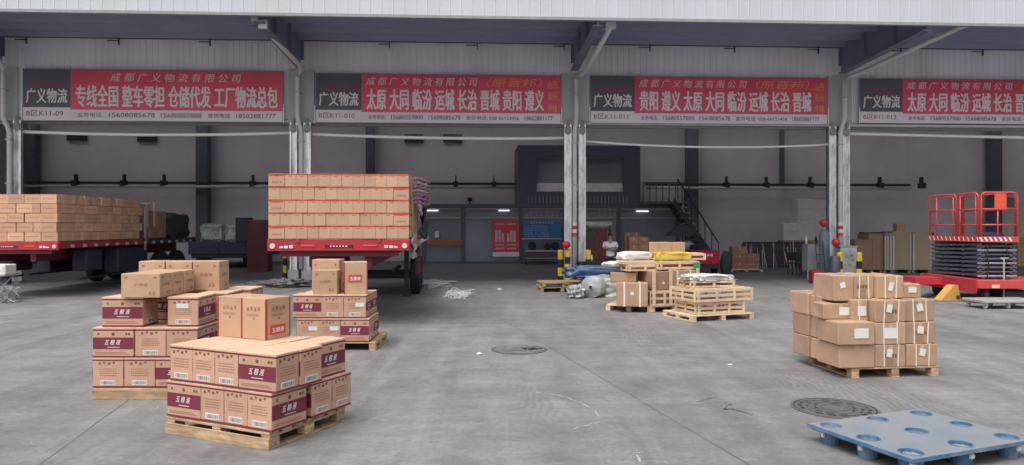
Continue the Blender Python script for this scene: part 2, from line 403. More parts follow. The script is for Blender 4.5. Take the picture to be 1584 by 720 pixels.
# ------------------------------------------------------------------ ground
MB().add([(-900, -900, 0), (900, -900, 0), (900, 900, 0), (-900, 900, 0)], [(0, 1, 2, 3)]).build('ground', M_CONC, kind='structure')
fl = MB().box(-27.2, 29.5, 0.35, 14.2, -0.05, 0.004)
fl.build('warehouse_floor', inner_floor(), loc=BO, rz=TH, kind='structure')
jn = MB()
for (p, q) in ((at(1156, 718), at(770, 490)), (at(65, 717), at(195, 622))):
    d = (q - p).normalized()
    a, b = p - d * 6, p + d * 22
    if p.x < 0: b = p + d * 16
    n = Vector((-d.y, d.x, 0))
    K = 40; rr = random.Random(3)
    L_, R_ = [], []
    for i in range(K + 1):
        c = a.lerp(b, i / K) + n * rr.uniform(-0.006, 0.006); w = rr.uniform(0.0015, 0.0045)
        L_.append((*(c + n * w)[:2], 0.003)); R_.append((*(c - n * w)[:2], 0.003))
    jn.add(L_ + R_, [(i, i + 1, K + 2 + i, K + 1 + i) for i in range(K)])
jn.build('expansion_joint', M_JOINT, kind='structure')
# scuffs: pale scratches dragged over the concrete
sc_ = MB(); rr = random.Random(11)
def scuff(pts, w0):
    P = [at(*p) for p in pts]; Q = []
    for i in range(len(P) - 1):
        for k in range(6):
            Q.append(P[i].lerp(P[i + 1], k / 6) + Vector((rr.uniform(-.008, .008), rr.uniform(-.012, .012), 0)))
    Q.append(P[-1]); A, B = [], []
    for i, c in enumerate(Q):
        d = (Q[min(i + 1, len(Q) - 1)] - Q[max(i - 1, 0)]).normalized(); n = Vector((-d.y, d.x, 0))
        w = w0 * rr.uniform(0.05, 1.0)
        A.append((*(c + n * w)[:2], 0.0035)); B.append((*(c - n * w)[:2], 0.0035))
    m = len(Q); sc_.add(A + B, [(i, i + 1, m + i + 1, m + i) for i in range(m - 1)])
scuff([(830, 608), (865, 612), (895, 622), (920, 635), (926, 645)], 0.010)
scuff([(942, 650), (915, 656), (888, 664)], 0.010)
scuff([(990, 715), (986, 704), (980, 701), (995, 700)], 0.012)
for _ in range(26):
    x, y = rr.uniform(560, 1240), rr.uniform(500, 715)
    dx, dy = rr.uniform(-26, 26), rr.uniform(-7, 7)
    scuff([(x, y), (x + dx * .5, y + dy * .4), (x + dx, y + dy)], rr.uniform(0.002, 0.005))
for _ in range(14):
    x, y = rr.uniform(20, 560), rr.uniform(480, 715)
    scuff([(x, y), (x + rr.uniform(-20, 20), y + rr.uniform(-5, 5))], rr.uniform(0.002, 0.005))
sc_.build('floor_scuffs', M_SCAR, kind='stuff')
gr = MB(); rg = random.Random(77)
for _ in range(420):
    px_, py_ = rg.uniform(0, 1584), 455 + 265 * rg.random() ** 1.1
    p_ = at(px_, py_); e = rg.uniform(.003, .009)
    gr.add([(p_.x - e, p_.y, 0), (p_.x + e * .4, p_.y - e, 0), (p_.x + e, p_.y + e * .5, 0), (p_.x, p_.y, e * .8)], [(0, 1, 3), (1, 2, 3), (2, 0, 3)])
gr.build('grit', mat('grit_stone', (.16, .155, .15), .9, var=.5, scale=3), kind='stuff')
cr = MB(); sc_ = cr
scuff([(1080, 622), (1100, 616), (1109, 615)], 0.008)
scuff([(1120, 634), (1132, 633), (1150, 638), (1164, 642)], 0.022)
scuff([(1120, 634), (1126, 628), (1130, 625)], 0.014)
for _ in range(8):
    x, y = rr.uniform(560, 1300), rr.uniform(500, 715)
    scuff([(x, y), (x + rr.uniform(-16, 16), y + rr.uniform(-3, 3))], rr.uniform(0.003, 0.006))
cr.build('floor_cracks', M_JOINT, kind='stuff')

# ------------------------------------------------------------------ warehouse building
WH = thing('warehouse', 'long grey corrugated freight warehouse with open bays and a deep canopy', 'warehouse', BO, TH)
U0, U1 = -27.2, 29.5
def corr(x0, x1, z0, z1, y, pitch=0.2, dep=0.03, flatf=0.72):
    m = MB(); x = x0; xs = []
    while x < x1:
        xs += [(x, 0), (x + pitch * flatf, 0), (x + pitch * (flatf + .08), 1), (x + pitch * .92, 1)]; x += pitch
    vs = [(a, y - d * dep, z0) for a, d in xs] + [(a, y - d * dep, z1) for a, d in xs]
    n = len(xs)
    m.add(vs, [(i, i + 1, n + i + 1, n + i) for i in range(n - 1)])
    return m
ZH, ZT = 5.28, 8.02           # head of the openings, top of the front wall
corr(U0, U1, ZH + 0.10, ZT, 0.10, 0.2, 0.028).build('front_wall_sheet', M_WALL, WH)
MB().box(U0, U1, 0.13, 0.35, ZH + 0.02, 8.9).build('front_wall_core', M_TRIM, WH)
MB().box(U0, U1, -0.02, 0.128, ZH - 0.02, ZH + 0.06).build('door_head_flashing', mat('head_flashing', (0.55, 0.55, 0.56), 0.5, var=0.08), WH)
MB().box(U0, U1, 0.13, 0.30, ZH - 0.10, ZH - 0.022).build('door_head_beam', M_TRIM, WH)
# canopy
OV = 4.8; ZF = 7.42
corr(U0 - 1, U1 + 1, ZF + 0.03, 9.6, -OV, 0.30, 0.009, 0.86).build('fascia', M_FASCIA, WH)
MB().box(U0 - 1, U1 + 1, -OV - 0.03, -OV + 0.10, ZF - 0.05, ZF + 0.028).build('fascia_drip_edge', M_TRIM, WH)
MB().box(U0 - 1, U1 + 1, -OV + 0.02, -0.1, 8.06, 8.12).build('canopy_soffit', M_SOFFIT, WH)
MB().box(U0 - 1, U1 + 1, -OV + 0.005, -OV + 0.35, ZF + 0.03, ZF + 0.09).build('gutter', M_TRIM, WH)
M_ROOFIN = mat('roof_liner', (0.62, 0.62, 0.63), 0.7, var=0.05)
MB().box(U0 - 1, U1 + 1, -OV + 0.1, 0.5, 9.0, 9.3).build('roof', M_SOFFIT, WH)
cuts = [0.5, 3.0, 4.4, 7.4, 8.8, 11.6, 12.8, 16.0]
for i in range(0, 8, 2):
    MB().box(U0 - 1, U1 + 1, cuts[i] + .001, cuts[i + 1], 9.0, 9.3).build('roof', M_ROOFIN, WH)
m_ = bpy.data.materials.new('added_rooflight_sheet'); m_.use_nodes = True
n_ = m_.node_tree.nodes; n_.clear(); o_ = n_.new('ShaderNodeOutputMaterial'); t_ = n_.new('ShaderNodeBsdfTransparent'); t_.inputs[0].default_value = (.60, .60, .62, 1)
m_.node_tree.links.new(t_.outputs[0], o_.inputs[0])
for i in (1, 3, 5):  # unseen roof openings added to let more sky into the dim interior
    MB().box(U0 - 1, U1 + 1, cuts[i] + .001, cuts[i + 1] - .001 + .001, 9.1, 9.11).build('added_rooflight', m_, WH)
for k in range(5):
    v = -0.35 - k * 0.95
    MB().box(U0, U1, v - 0.03, v + 0.03, 7.90, 8.058).build('purlin', M_SOFFIT, WH)
MB().box(U0, U1, -0.075, 0.068, 7.96, 8.03).build('wall_top_trim', M_DARK, WH)
hk = MB()
for u in [U0 + 0.8 + 2.9 * i for i in range(19)]:
    hk.box(u, u + 0.03, -0.14, -0.08, 7.72, 8.02); hk.box(u - 0.35, u, -0.12, -0.10, 7.84, 7.87)
hk.build('wall_bracket', M_DARK, WH, kind='stuff')
COLS = [uz(463, 200, 0)[0] - 9.3 - 9.1, uz(20, 200, 0)[0] - 0.35, uz(463, 200, 0)[0] + 0.0, 0.0, uz(1297, 200, 0)[0], uz(1297, 200, 0)[0] + 9.05, uz(1297, 200, 0)[0] + 18.1]
for u in COLS:
    b = MB()
    u += 0.06
    # tapered I-beam of the canopy, web and two flanges
    b.add([(u - .02, -0.1, 7.07), (u + .02, -0.1, 7.07), (u + .02, -OV + .1, 7.28), (u - .02, -OV + .1, 7.28),
           (u - .02, -0.1, 8.05), (u + .02, -0.1, 8.05), (u + .02, -OV + .1, 8.05), (u - .02, -OV + .1, 8.05)],
          [(0, 3, 2, 1), (4, 5, 6, 7), (0, 1, 5, 4), (1, 2, 6, 5), (2, 3, 7, 6), (3, 0, 4, 7)])
    w = b.build('canopy_beam', M_BEAM, WH)
    g = MB()
    g.add([(u - .13, -0.1, 7.045), (u + .13, -0.1, 7.045), (u + .13, -OV + .1, 7.255), (u - .13, -OV + .1, 7.255),
           (u - .13, -0.1, 7.068), (u + .13, -0.1, 7.068), (u + .13, -OV + .1, 7.278), (u - .13, -OV + .1, 7.278)],
          [(0, 3, 2, 1), (4, 5, 6, 7), (0, 1, 5, 4), (1, 2, 6, 5), (2, 3, 7, 6), (3, 0, 4, 7)])
    for yy in (-0.12, -1.7, -3.3): g.box(u - .12, u - .021, yy - .01, yy, 7.3, 8.05); g.box(u + .021, u + .12, yy - .01, yy, 7.3, 8.05)
    g.build('beam_flange', M_FLANGE, w)
    MB().box(u - 0.16, u + 0.16, 0.36, 0.66, 0, 9.0).build('main_column', M_INNERSTEEL, WH)
    # pale strip of flat sheet covering the column head between two bays
    MB().box(u - 0.42, u + 0.42, 0.02, 0.099, ZH + 0.061, 7.0).build('pier_cover', mat('pier_cover_paint', (0.47, 0.50, 0.49), 0.5, var=0.08, stretch=(1, 1, .3)), WH)
# back and side walls
corr(U0, U1, 0, 9.0, 14.2, 1.0, 0.006, 0.8).build('back_wall', M_BACK, WH)
MB().box(U0 - .3, U0, 0.1, 14.4, 0, 9.0).build('side_wall', M_BACK, WH)
MB().box(U1, U1 + .3, 0.1, 14.4, 0, 9.0).build('side_wall', M_BACK, WH)
MB().box(U0 - .3, U1 + .3, 14.25, 14.4, 0, 9.3).build('back_wall_core', M_BACK, WH)
for px in (46, 313, 572, 1071, 1540):
    u, _ = uz(px, 300, 13.6)
    w = 0.30 if px != 572 else 0.2
    MB().box(u - w, u + w, 13.5, 13.95, 0, 8.99).build('inner_column', M_INNERSTEEL, WH)
u, _ = uz(1212, 250, 13.6)
MB().box(u - .1, u + .1, 13.7, 13.9, az(283, 37), 8.9).build('inner_hanger', M_INNERSTEEL, WH)
# fire main on the back wall
fm = thing('wall_pipe', 'long pale pipe run along the back wall at mid height', 'pipe', BO, TH)
zp = uz(700, 290, 13.2)[1]
for a, b in (((uz(38, 288, 13.2)[0]), (uz(799, 290, 13.2)[0])), ((uz(1000, 290, 13.2)[0]), (uz(1410, 292, 13.2)[0]))):
    MB().tube([(a, 13.2, zp), (b, 13.2, zp)], 0.065, 8).build('pipe', mat('pale_pipe', (0.62, 0.62, 0.64), 0.35, var=0.2, scale=1), fm, smooth=True)
    MB().box(a, b, 13.3, 13.5, zp + 0.13, zp + 0.25).build('cable_tray', M_DARK, fm)
for px in (115, 190, 252, 390, 705, 764, 1125, 1187, 1255, 1363, 1428):
    u, _ = uz(px, 290, 13.2)
    m = MB().box(u - .03, u + .03, 13.2, 13.5, zp + .25, zp + .62).box(u - .12, u + .12, 13.12, 13.5, zp + .02, zp + .30)
    m.build('pipe_hanger', M_DARK, fm)
for px, py in ((117, 211), (226, 213), (640, 214), (700, 214)):
    u, z = uz(px, py, 14.0)
    t = thing('wall_vent', {117: 'dark slatted vent high on the back wall of the left bay, left one', 226: 'dark slatted vent high on the back wall of the left bay, right one',
              640: 'dark vent high behind the second bay sign, left one', 700: 'dark vent high behind the second bay sign, right one'}[px], 'vent', bw(u, 14.13, z), TH, 'vents on the back wall')
    MB().box(-.5, .5, -.05, .0, -.22, .22).build('frame', M_DARK, t)
    for k in range(4): MB().box(-.44, .44, -.08, -.052, -.18 + k * .1, -.14 + k * .1).build('slat', M_OFFICE, t)

# ------------------------------------------------------------------ door guide posts, drainpipes, nets
PX_GUIDE = [(29, 3), (455, 2), (476, 3), (878, 2), (900, 3), (1286, 2), (1307, 3)]
who = {29: 'guide post at the left edge, behind the loaded trailer', 455: 'guide post left of the drainpipe between bays one and two',
       476: 'guide post right of the drainpipe between bays one and two', 878: 'guide post left of the middle drainpipe, by the red ball',
       900: 'guide post right of the middle drainpipe, above the blue tarpaulin', 1286: 'guide post right of the teal gas cylinder',
       1307: 'guide post behind the grey hose machine'}
for px, _ in PX_GUIDE:
    u, _z = uz(px, 300, -0.05)
    t = thing('door_guide_post', 'scuffed galvanised ' + who[px], 'post', bw(u, -0.05), TH, 'galvanised door guide posts')
    w = 0.12
    m = MB()
    m.box(-w, w, 0.0, 0.03, 0.35, ZH - .03)
    m.box(-w, -w + .05, -0.10, -0.001, 0.35, ZH - .03); m.box(w - .05, w, -0.10, -0.001, 0.35, ZH - .03)
    m.build('channel', M_GALV, t)
    MB().box(-.17, .17, -.14, .06, 0.08, 0.42).build('foot_box', M_GREYL, t)
    MB().box(-.08, .08, -.1, .04, 0, 0.078).build('base_plate', M_STEELLT, t)
    mh = MB().box(-.1, .1, -.13, -.101, ZH - .33, ZH - .12).tube([(0, -.12, ZH - .12), (0, -.12, ZH + .1)], .06, 8)
    mh.build('winch_head', M_TRIM, t)
def drainpipe(top, elbow, wall, label):
    """px positions: start under the gutter, elbow at the wall, then down"""
    t = thing('drainpipe', label, 'drainpipe', (0, 0, 0), 0, 'drainpipes between the bays')
    def P(px, py, v):
        u, z = uz(px, py, v); return bw(u, v, z)
    pts = [P(top[0], top[1], -OV + .5), P(elbow[0], elbow[1], -0.45), P(wall[0], wall[1], -0.2)]
    a = P(wall[0] - .5, 186, -.2); b = P(wall[2], 200, -.2)
    c = Vector((b.x, b.y, 0.45))
    pts += [a, b, c]
    sm = [pts[0]]
    for i in range(1, len(pts) - 1):
        sm += [pts[i].lerp(pts[i - 1], min(.45, .12 / (pts[i] - pts[i - 1]).length)), pts[i].lerp(pts[i + 1], min(.45, .12 / (pts[i] - pts[i + 1]).length))]
    sm.append(pts[-1])
    MB().tube(sm, 0.078, 12).build('pipe', M_PIPE, t, smooth=True)
    MB().box(pts[0].x - .14, pts[0].x + .14, pts[0].y - .1, pts[0].y + .1, pts[0].z - .05, pts[0].z + .25).build('outlet', M_PIPE, t)
    for z in (3.2, 4.6, 6.2):
        x, y = (b.x, b.y) if z < 5.2 else (pts[2].x, pts[2].y)
        MB().box(x - .1, x + .1, y - .09, y + .12, z, z + .04).build('clip', M_STEELLT, t)
    for k, zz in enumerate((1.50, 1.62, 1.74, 1.86)):
        MB().tube([(c.x, c.y, zz), (c.x, c.y, zz + .118)], 0.081, 12, cap=False).build('reflective_band', M_RED_PRINT if k % 2 == 0 else M_REFLEC, t)
drainpipe((398, 32), (468, 106), (461, 114, 466), 'grey drainpipe zigzagging down between the first and second bays')
drainpipe((944, 42), (906, 112), (892, 118, 889), 'grey drainpipe dropping down the pier between the second and third bays')
drainpipe((1490, 40), (1327, 115), (1307, 120, 1300), 'grey drainpipe on a long slanting run right of the third bay')
drainpipe((-75, 25), (2, 98), (6, 108, 15), 'grey drainpipe at the left edge of the photograph')

def bayspan(i):
    return {0: (COLS[0] + .5, COLS[1] - .5), 1: (uz(34, 200, 0)[0], uz(451, 200, 0)[0]), 2: (uz(481, 200, 0)[0], uz(873, 200, 0)[0]),
            3: (uz(905, 200, 0)[0], uz(1281, 200, 0)[0]), 4: (uz(1312, 200, 0)[0], COLS[5] - .5)}[i]
NETS = {1: (204, 209, 206, 'first'), 2: (208, 214, 214, 'second'), 3: (219, 228, 224, 'third'), 4: (207, 211, 214, 'fourth')}
for i, (ya, ym, yb, nm) in NETS.items():
    a, b = bayspan(i)
    t = thing('rolled_safety_net', 'raised safety net with white bottom bar across the head of the %s bay' % nm, 'net', bw(0, 0), TH, 'raised safety nets over the bays')
    xs = [a, (a + b) / 2, b]
    px = {1: (36, 451), 2: (483, 873), 3: (905, 1281), 4: (1312, 1584)}[i]
    z0 = uz(px[0], ya, 0)[1]; zm = uz((px[0] + px[1]) / 2, ym, 0)[1]; z1 = uz(px[1], yb, 0)[1]
    def zb(s): return z0 * (1 - s) * (1 - 2 * s) + zm * 4 * s * (1 - s) + z1 * s * (2 * s - 1)
    MB().tube([(a + (b - a) * k / 12, 0.0, zb(k / 12)) for k in range(13)], 0.055 if i != 3 else 0.04, 8).build('bottom_bar', M_WHITE, t, smooth=True)
    n = MB(); top = ZH - .02
    st = 0.10
    k = a
    while k < b:
        s = (k - a) / (b - a); zz = zb(s) + .03; h = top - zz
        for sg in (1, -1):
            e = k + sg * h
            e = max(a, min(b, e)); hh = abs(e - k)
            n.add([(k - .005, .02, zz), (k + .005, .02, zz), (e + .005, .02, zz + hh), (e - .005, .02, zz + hh)], [(0, 1, 2, 3)])
        k += st
    n.build('net', mat('net_cord', (0.26, 0.26, 0.28), 0.8), t, kind='stuff')
    n = MB(); rr = random.Random(i)
    for q in range(26):
        s = rr.random(); x = a + (b - a) * s; z = zb(s) + .05 + rr.random() * max(.02, (top - zb(s) - .1))
        n.box(x - .012, x + .012, .005, .02, z - .012, z + .012)
    n.build('knots', M_STEELLT, t, kind='stuff')

# floodlight under the fascia
p = bw(uz(407, 38, -OV + .4)[0], -OV + .4, uz(407, 38, -OV + .4)[1])
t = thing('floodlight', 'small square white floodlight hung under the canopy edge', 'floodlight', p, TH)
MB().bbox(-.13, .13, -.04, .06, -.13, .13, .015).build('housing', M_GREYL, t)
MB().box(-.11, .11, -.055, -.041, -.11, .11).build('lens', mat('flood_lens', (0.75, 0.80, 0.76), 0.3, var=.05), t)
MB().tube([(0, .02, .12), (0, .02, .3)], .02, 6).build('bracket', M_TRIM, t)

# ------------------------------------------------------------------ the four signs
def sign(pxl, pxr, pyt, pyb, unit, main, extra, label, phones):
    u0, z1 = uz(pxl, pyt, -0.06); z0 = uz(pxl, pyb, -0.06)[1]; u1 = uz(pxr, pyt, -0.06)[0]
    W, H = u1 - u0, z1 - z0
    t = thing('shop_sign', label, 'sign', bw(u0, -0.06, z0), TH, 'company signs over the bays')
    MB().box(0, W, 0, .06, 0, H).build('frame', M_TRIM, t)
    dk = MB().box(.02, 1.50, -.012, -.001, .26 * H, H - .02).build('dark_panel', M_SIGN_DARK, t)
    MB().box(1.503, W - .02, -.012, -.001, .22 * H, H - .02).build('red_panel', M_SIGN_RED, t)
    MB().box(.02, 1.50, -.012, -.001, .02, .258 * H).build('address_panel', M_SIGN_WHITE, t)
    MB().box(1.503, W - .02, -.0115, -.001, .02, .218 * H).build('telephone_panel', M_SIGN_WHITE, t)
    MB().box(-.03, -.005, -.03, -.002, -.02, .35 * H).box(W + .005, W + .03, -.03, -.002, -.02, .35 * H).build('corner_bracket', M_WHITE, t)
    y = -.016
    # the letters read from the street
    add_text(MB(), '广义物流', .12, 1.40, .34 * H, .62 * H, y, .018).build('lettering', M_LET_WHITE, t)
    m = MB(); rr = random.Random(int(pxl))
    x = .22
    while x < 1.28:       # a row of small print too dull to read
        w = rr.uniform(.05, .1)
        m.box(x, x + w, y, y + .003, .66 * H + rr.uniform(0, .02), .76 * H - rr.uniform(0, .03)); x += w + .025
    m.build('small_print', M_LET_MAGENTA, t)
    add_text(MB(), unit, .12, 1.28, .09 * H, .20 * H, y, .004).build('lettering', M_LET_PURPLE, t)
    xe = W - .22
    if extra:
        xe = W - .62
        m = MB()
        add_text(m, '（原晋邦）', W * .695, W * .92, .75 * H, .93 * H, y, .0, .15)
        for k, s in enumerate(('山西', '贵州', '专线')):
            add_text(m, s, W - .45, W - .14, (.72 - k * .235) * H, (.89 - k * .235) * H, y, .012)
        m.build('lettering', M_LET_ORANGE, t)
        add_text(MB(), '成 都 广 义 物 流 有 限 公 司', 1.65, W * .655, .76 * H, .93 * H, y, .008, .2).build('lettering', M_LET_PINK, t)
    else:
        add_text(MB(), '成 都 广 义 物 流 有 限 公 司', 1.503 + 1.25, W - 1.35, .76 * H, .93 * H, y, .008, .2).build('lettering', M_LET_PINK, t)
    add_text(MB(), main, 1.68, xe + .04, .27 * H, .69 * H, y, .017).build('lettering', M_LET_WHITE, t)
    m = MB()
    tot = W - 1.9; x = 1.72
    for s, fr in phones:
        add_text(m, s, x, x + tot * (fr - .03), .075 * H, .165 * H, y, .006); x += tot * fr
    m.build('lettering', M_LET_DARK, t)
    return t
ph1 = (('业务电话:', .17), ('15608085678', .28), ('15680887888', .255), ('查货电话', .155), ('18502881777', .25)) 
ph1 = tuple((s, f * .92) for s, f in ph1)
ph2 = (('业务电话:', .135), ('15680557000', .22), ('15608085678', .22), ('查货电话: 028-66123456', .35), ('18602881177', .20))
ph2 = tuple((s, f * .90) for s, f in ph2)
sign(35, 438, 106, 187, 'B区K11-09', '专线全国 整车零担 仓储代发 工厂物流总包', False, 'red company sign with four service slogans, over the first bay', ph1)
sign(488, 868, 113, 190, 'B区K11-010', '太原 大同 临汾 运城 长治 晋城 贵阳 遵义', True, 'red company sign listing cities from Taiyuan to Zunyi, over the second bay', ph2)
sign(913, 1280, 117, 191, 'B区K11-011', '贵阳 遵义 太原 大同 临汾 运城 长治 晋城', True, 'red company sign whose city list starts with Guiyang, over the third bay', ph2)
sign(1330, 1688, 121, 191, 'B区K11-012', '太原 大同 临汾 运城 长治 晋城 贵阳 遵义', True, 'red company sign cut off by the right edge of the photograph', ph2)
# ------------------------------------------------------------------ office block inside
OV_ = 11.0
OF = thing('office_block', 'two storey dark framed glass office inside the warehouse', 'office', bw(0, OV_), TH)
def oz(px, py): return uz(px, py, OV_)
uL, uR = oz(652, 400)[0], oz(1052, 400)[0]
zc = oz(800, 321)[1]; zt = oz(800, 338)[1]
MB().box(uL, uR, .5, 3.0, 0, zc).build('ground_floor_room', mat('office_inside', (0.16, 0.17, 0.20), .7), OF)
MB().box(uL, uR, 0, .49, 0.0, 0.12).build('plinth', M_OFFICE, OF)
MB().box(uL - .1, uR + .1, -.05, .49, zc - .02, zc + .16).build('floor_beam', M_OFFICE, OF)
divs = [652, 722, 805, 873, 960, 1050]
for px in [655, 716, 805, 873, 957, 1049]:
    u = oz(px, 350)[0]; MB().box(u - .09, u + .09, -.04, .48, .121, zc - .021).build('mullion', M_OFFICE, OF)
for i, (a, b) in enumerate(zip([655, 716, 805, 873, 957], [716, 805, 873, 957, 1049])):
    a, b = oz(a, 350)[0] + .092, oz(b, 350)[0] - .092
    MB().box(a, b, .05, .10, zt + .035, zc - .022).build('header_panel', M_OFFICEP, OF)
    MB().box(a, b, .0, .06, zt, zt + .034).build('transom', M_STEELLT, OF)
    MB().box(a, b, .06, .09, .122, zt - .001).build('glass_pane', M_GLASS, OF)
    MB().box(a, b, -.01, .06, zc - .10, zc - .06).build('rail', M_STEELLT, OF)
def plate(px0, py0, px1, py1, m, v=OV_, d=.02, off=.0):
    u0, z1 = uz(px0, py0, v); u1, z0 = uz(px1, py1, v)
    return MB().box(u0, u1, -d, off, z0, z1)
plate(660, 371, 715, 379, 0, d=.06, off=-.03).build('orange_stripe', mat('orange_stripe', (0.40, 0.10, 0.05), .5), OF)
plate(660, 365, 673, 356, 0, d=.0)
for a, b, y in ((659, 678, 326), (771, 788, 326), (984, 1003, 327)):
    plate(a, y - 1, b, y + 1, 0, d=.06, off=-.01).build('strip_lamp', M_LAMP, OF)
plate(673, 358, 679, 368, 0, d=.06, off=-.03).build('door_notice', M_PAPER, OF)
rr = random.Random(5)
for a, b, y0, y1 in ((820, 868, 325, 336), (925, 956, 325, 336)):
    m = MB()
    for k in range(6 if a == 820 else 4):
        x0 = a + k * 8; u0, z1 = uz(x0, y0 + rr.random() * 2, OV_); u1, z0 = uz(x0 + 5, y1 - rr.random() * 2, OV_)
        m.box(u0, u1, -.0, .045, z0, z0 + .04); m.box(u0, u1, 0, .045, z1 - .05, z1 - .01); m.box((u0 + u1) / 2 - .02, (u0 + u1) / 2 + .02, .0, .045, z0 + .04, z1 - .05)
    m.build('header_marks', M_GREY, OF)
# upper room
uA, zA = oz(801, 315); uB, zB = oz(990, 226)
MB().box(uA, uB, .3, 3.0, zc + .162, zB).build('upper_room', M_OFFICE, OF)
w0, wz1 = oz(830, 243); w1, wz0 = oz(964, 297)
fm_ = MB().box(uA, w0, -.05, .298, zc + .162, zB).box(w1, uB, -.05, .298, zc + .162, zB).box(w0, w1, -.05, .298, wz1, zB).box(w0, w1, -.05, .298, zc + .162, wz0)
fm_.build('upper_wall', M_OFFICE, OF)
MB().box(w0, w1, .18, .20, wz0, wz1).build('window_pane', mat('upper_glass', (0.22, 0.22, 0.27), .2, var=.3, scale=.5), OF)
MB().box(w0, w1, .12, .17, wz0 + .01, wz0 + .42).build('painted_reflection', mat('pale_reflection_paint', (0.72, 0.70, 0.76), .6, var=.2, scale=1.5), OF)  # pale band painted low in the window for its reflection
MB().box(w0, w1, .1, .16, wz1 - .06, wz1 - .001).build('window_rail', M_GREY, OF)
m = MB()
u = uA + .5
while u < uB - .6: m.box(u, u + .03, -.08, -.051, zc + .2, zc + .55); u += .18
m.build('vent_slats', M_GREY, OF, kind='stuff')
# landing and stairs
uC = oz(1060, 300)[0]
MB().box(uB, uC, -.6, .9, zc + .162, zc + .28).build('landing', M_OFFICE, OF)
zr = oz(1020, 283)[1]
m = MB().box(uB, uC, -.6, -.55, zr - .05, zr)
u = uB
while u <= uC: m.box(u, u + .04, -.6, -.56, zc + .28, zr - .05); u += .32
m.build('balustrade', M_OFFICE, OF)
uD = oz(1098, 400)[0]; uS = oz(1040, 320)[0]
st = 12
for k in range(st):
    f = k / (st - 1)
    u = uC - .6 + (uD - uC + .4) * f; z = (zc + .2) * (1 - f) + .15 * f
    MB().box(u - .22, u + .22, -1.1, -.2, z, z + .05).build('stair_tread', M_GREY, OF)
for y in (-1.14, -.2):
    z0 = zc + .15
    MB().prism([(uC - .9, z0), (uC - .9, z0 + .3), (uD, .25), (uD, 0.0), (uD - .25, 0.0)], y, y + .04).build('stair_stringer', M_DARK, OF)
m = MB()
z0 = zr
m.tube([(uC - .7, -1.12, zr + .1), (uD + .05, -1.12, 1.05)], .035, 6)
for k in range(7):
    f = k / 6; u = uC - .7 + (uD + .05 - uC + .7) * f
    m.tube([(u, -1.12, (zc + .2) * (1 - f) + .1), (u, -1.12, (zr + .1) * (1 - f) + 1.05 * f)], .022, 6)
m.build('handrail', M_DARK, OF)
# red poster on the glass
u0, z1 = uz(762, 340, OV_); u1, z0 = uz(803, 397, OV_)
po = thing('poster', 'tall red notice poster with pale columns of print, stuck on the office glass', 'poster', bw(u0, OV_ - .10, z0), TH)
W, H = u1 - u0, z1 - z0
MB().box(0, W, 0, .015, .12 * H, H).build('sheet', M_POSTER, po)
MB().box(0, W, 0, .014, 0, .118 * H).build('pale_foot', M_PAPER, po)
m = MB(); rr = random.Random(2)
for x0 in (.10, .54):
    for z in (.86, .30, .20): m.box(x0 * W, (x0 + .34) * W, -.004, -.001, z * H, (z + .035) * H)
    for k in range(3):
        m.box((x0 + k * .12) * W, (x0 + k * .12 + .09) * W, -.004, -.001, .40 * H, (.62 + rr.random() * .1) * H)
m.build('printed_lines', mat('pale_pink_print', (.62, .42, .44), .6), po)
# blue board and benches under it
u0, z1 = uz(808, 342, OV_); u1, z0 = uz(868, 369, OV_)
bb = thing('notice_board', 'blue notice board gridded with small white print, right of the red poster', 'notice board', bw(u0, OV_ - .12, z0), TH)
W, H = u1 - u0, z1 - z0
MB().box(0, W, 0, .03, 0, H).build('board', M_BOARDB, bb)
MB().box(-.03, W + .03, -.02, .03, -.05, -.001).build('bottom_rail', M_STEELLT, bb)
m = MB(); rr = random.Random(9)
for r in range(6):
    for c in range(14):
        if rr.random() < .8: m.box((.05 + c * .046) * W, (.05 + c * .046 + .03) * W, -.004, -.001, (.08 + r * .12) * H, (.08 + r * .12 + .05) * H)
for c in range(8): m.box((.2 + c * .075) * W, (.2 + c * .075 + .05) * W, -.004, -.001, .84 * H, .94 * H)
m.build('printed_grid', mat('pale_blue_print', (.22, .36, .55), .6), bb)
u0 = uz(812, 400, OV_ - 1)[0]
wb = thing('workbench', 'dark workbench with pale edge below the blue notice board', 'bench', bw(u0, OV_ - 1.1), TH)
MB().box(0, 1.9, 0, .6, .62, .70).build('top', M_GREY, wb)
MB().box(0, 1.9, 0.02, .58, .25, .58).build('drawer_box', mat('plum_panel', (.10, .06, .08), .6), wb)
MB().box(0, 1.9, -.02, .018, .30, .34).build('edge_trim', M_GREY, wb)
for x in (.05, 1.85):
    for y in (.05, .55): MB().box(x - .03, x + .03, y - .03, y + .03, 0, .249).build('leg', M_DARK, wb)
for k, (x, r) in enumerate(((.35, .2), (1.1, .16), (1.45, .2))):
    m = MB().lathe([(r, -.08), (r, .08), (r * .5, .09)], (0, 0, 0), 14, 'y')
    c = m.build('machine_drum', M_BLACK, None, loc=bw(u0 + x, OV_ - .8, .70 + r), rz=TH)
    tag(c, ['round black drum at the left end of the workbench', 'small dark drum in the middle of the workbench', 'large dark drum at the right end of the workbench'][k], 'drum', 'drums on the workbench')
tag(MB().box(-.04, .04, -.06, .0, -.42, .02).box(-.12, .12, -.08, 0, -.20, -.02).build('wall_speaker', M_BLACK, None, loc=bw(*[*uz(727, 312, 14.1)][:1], 14.1, uz(727, 306, 14.1)[1]), rz=TH), 'small black speaker fixed high on the back wall', 'speaker')
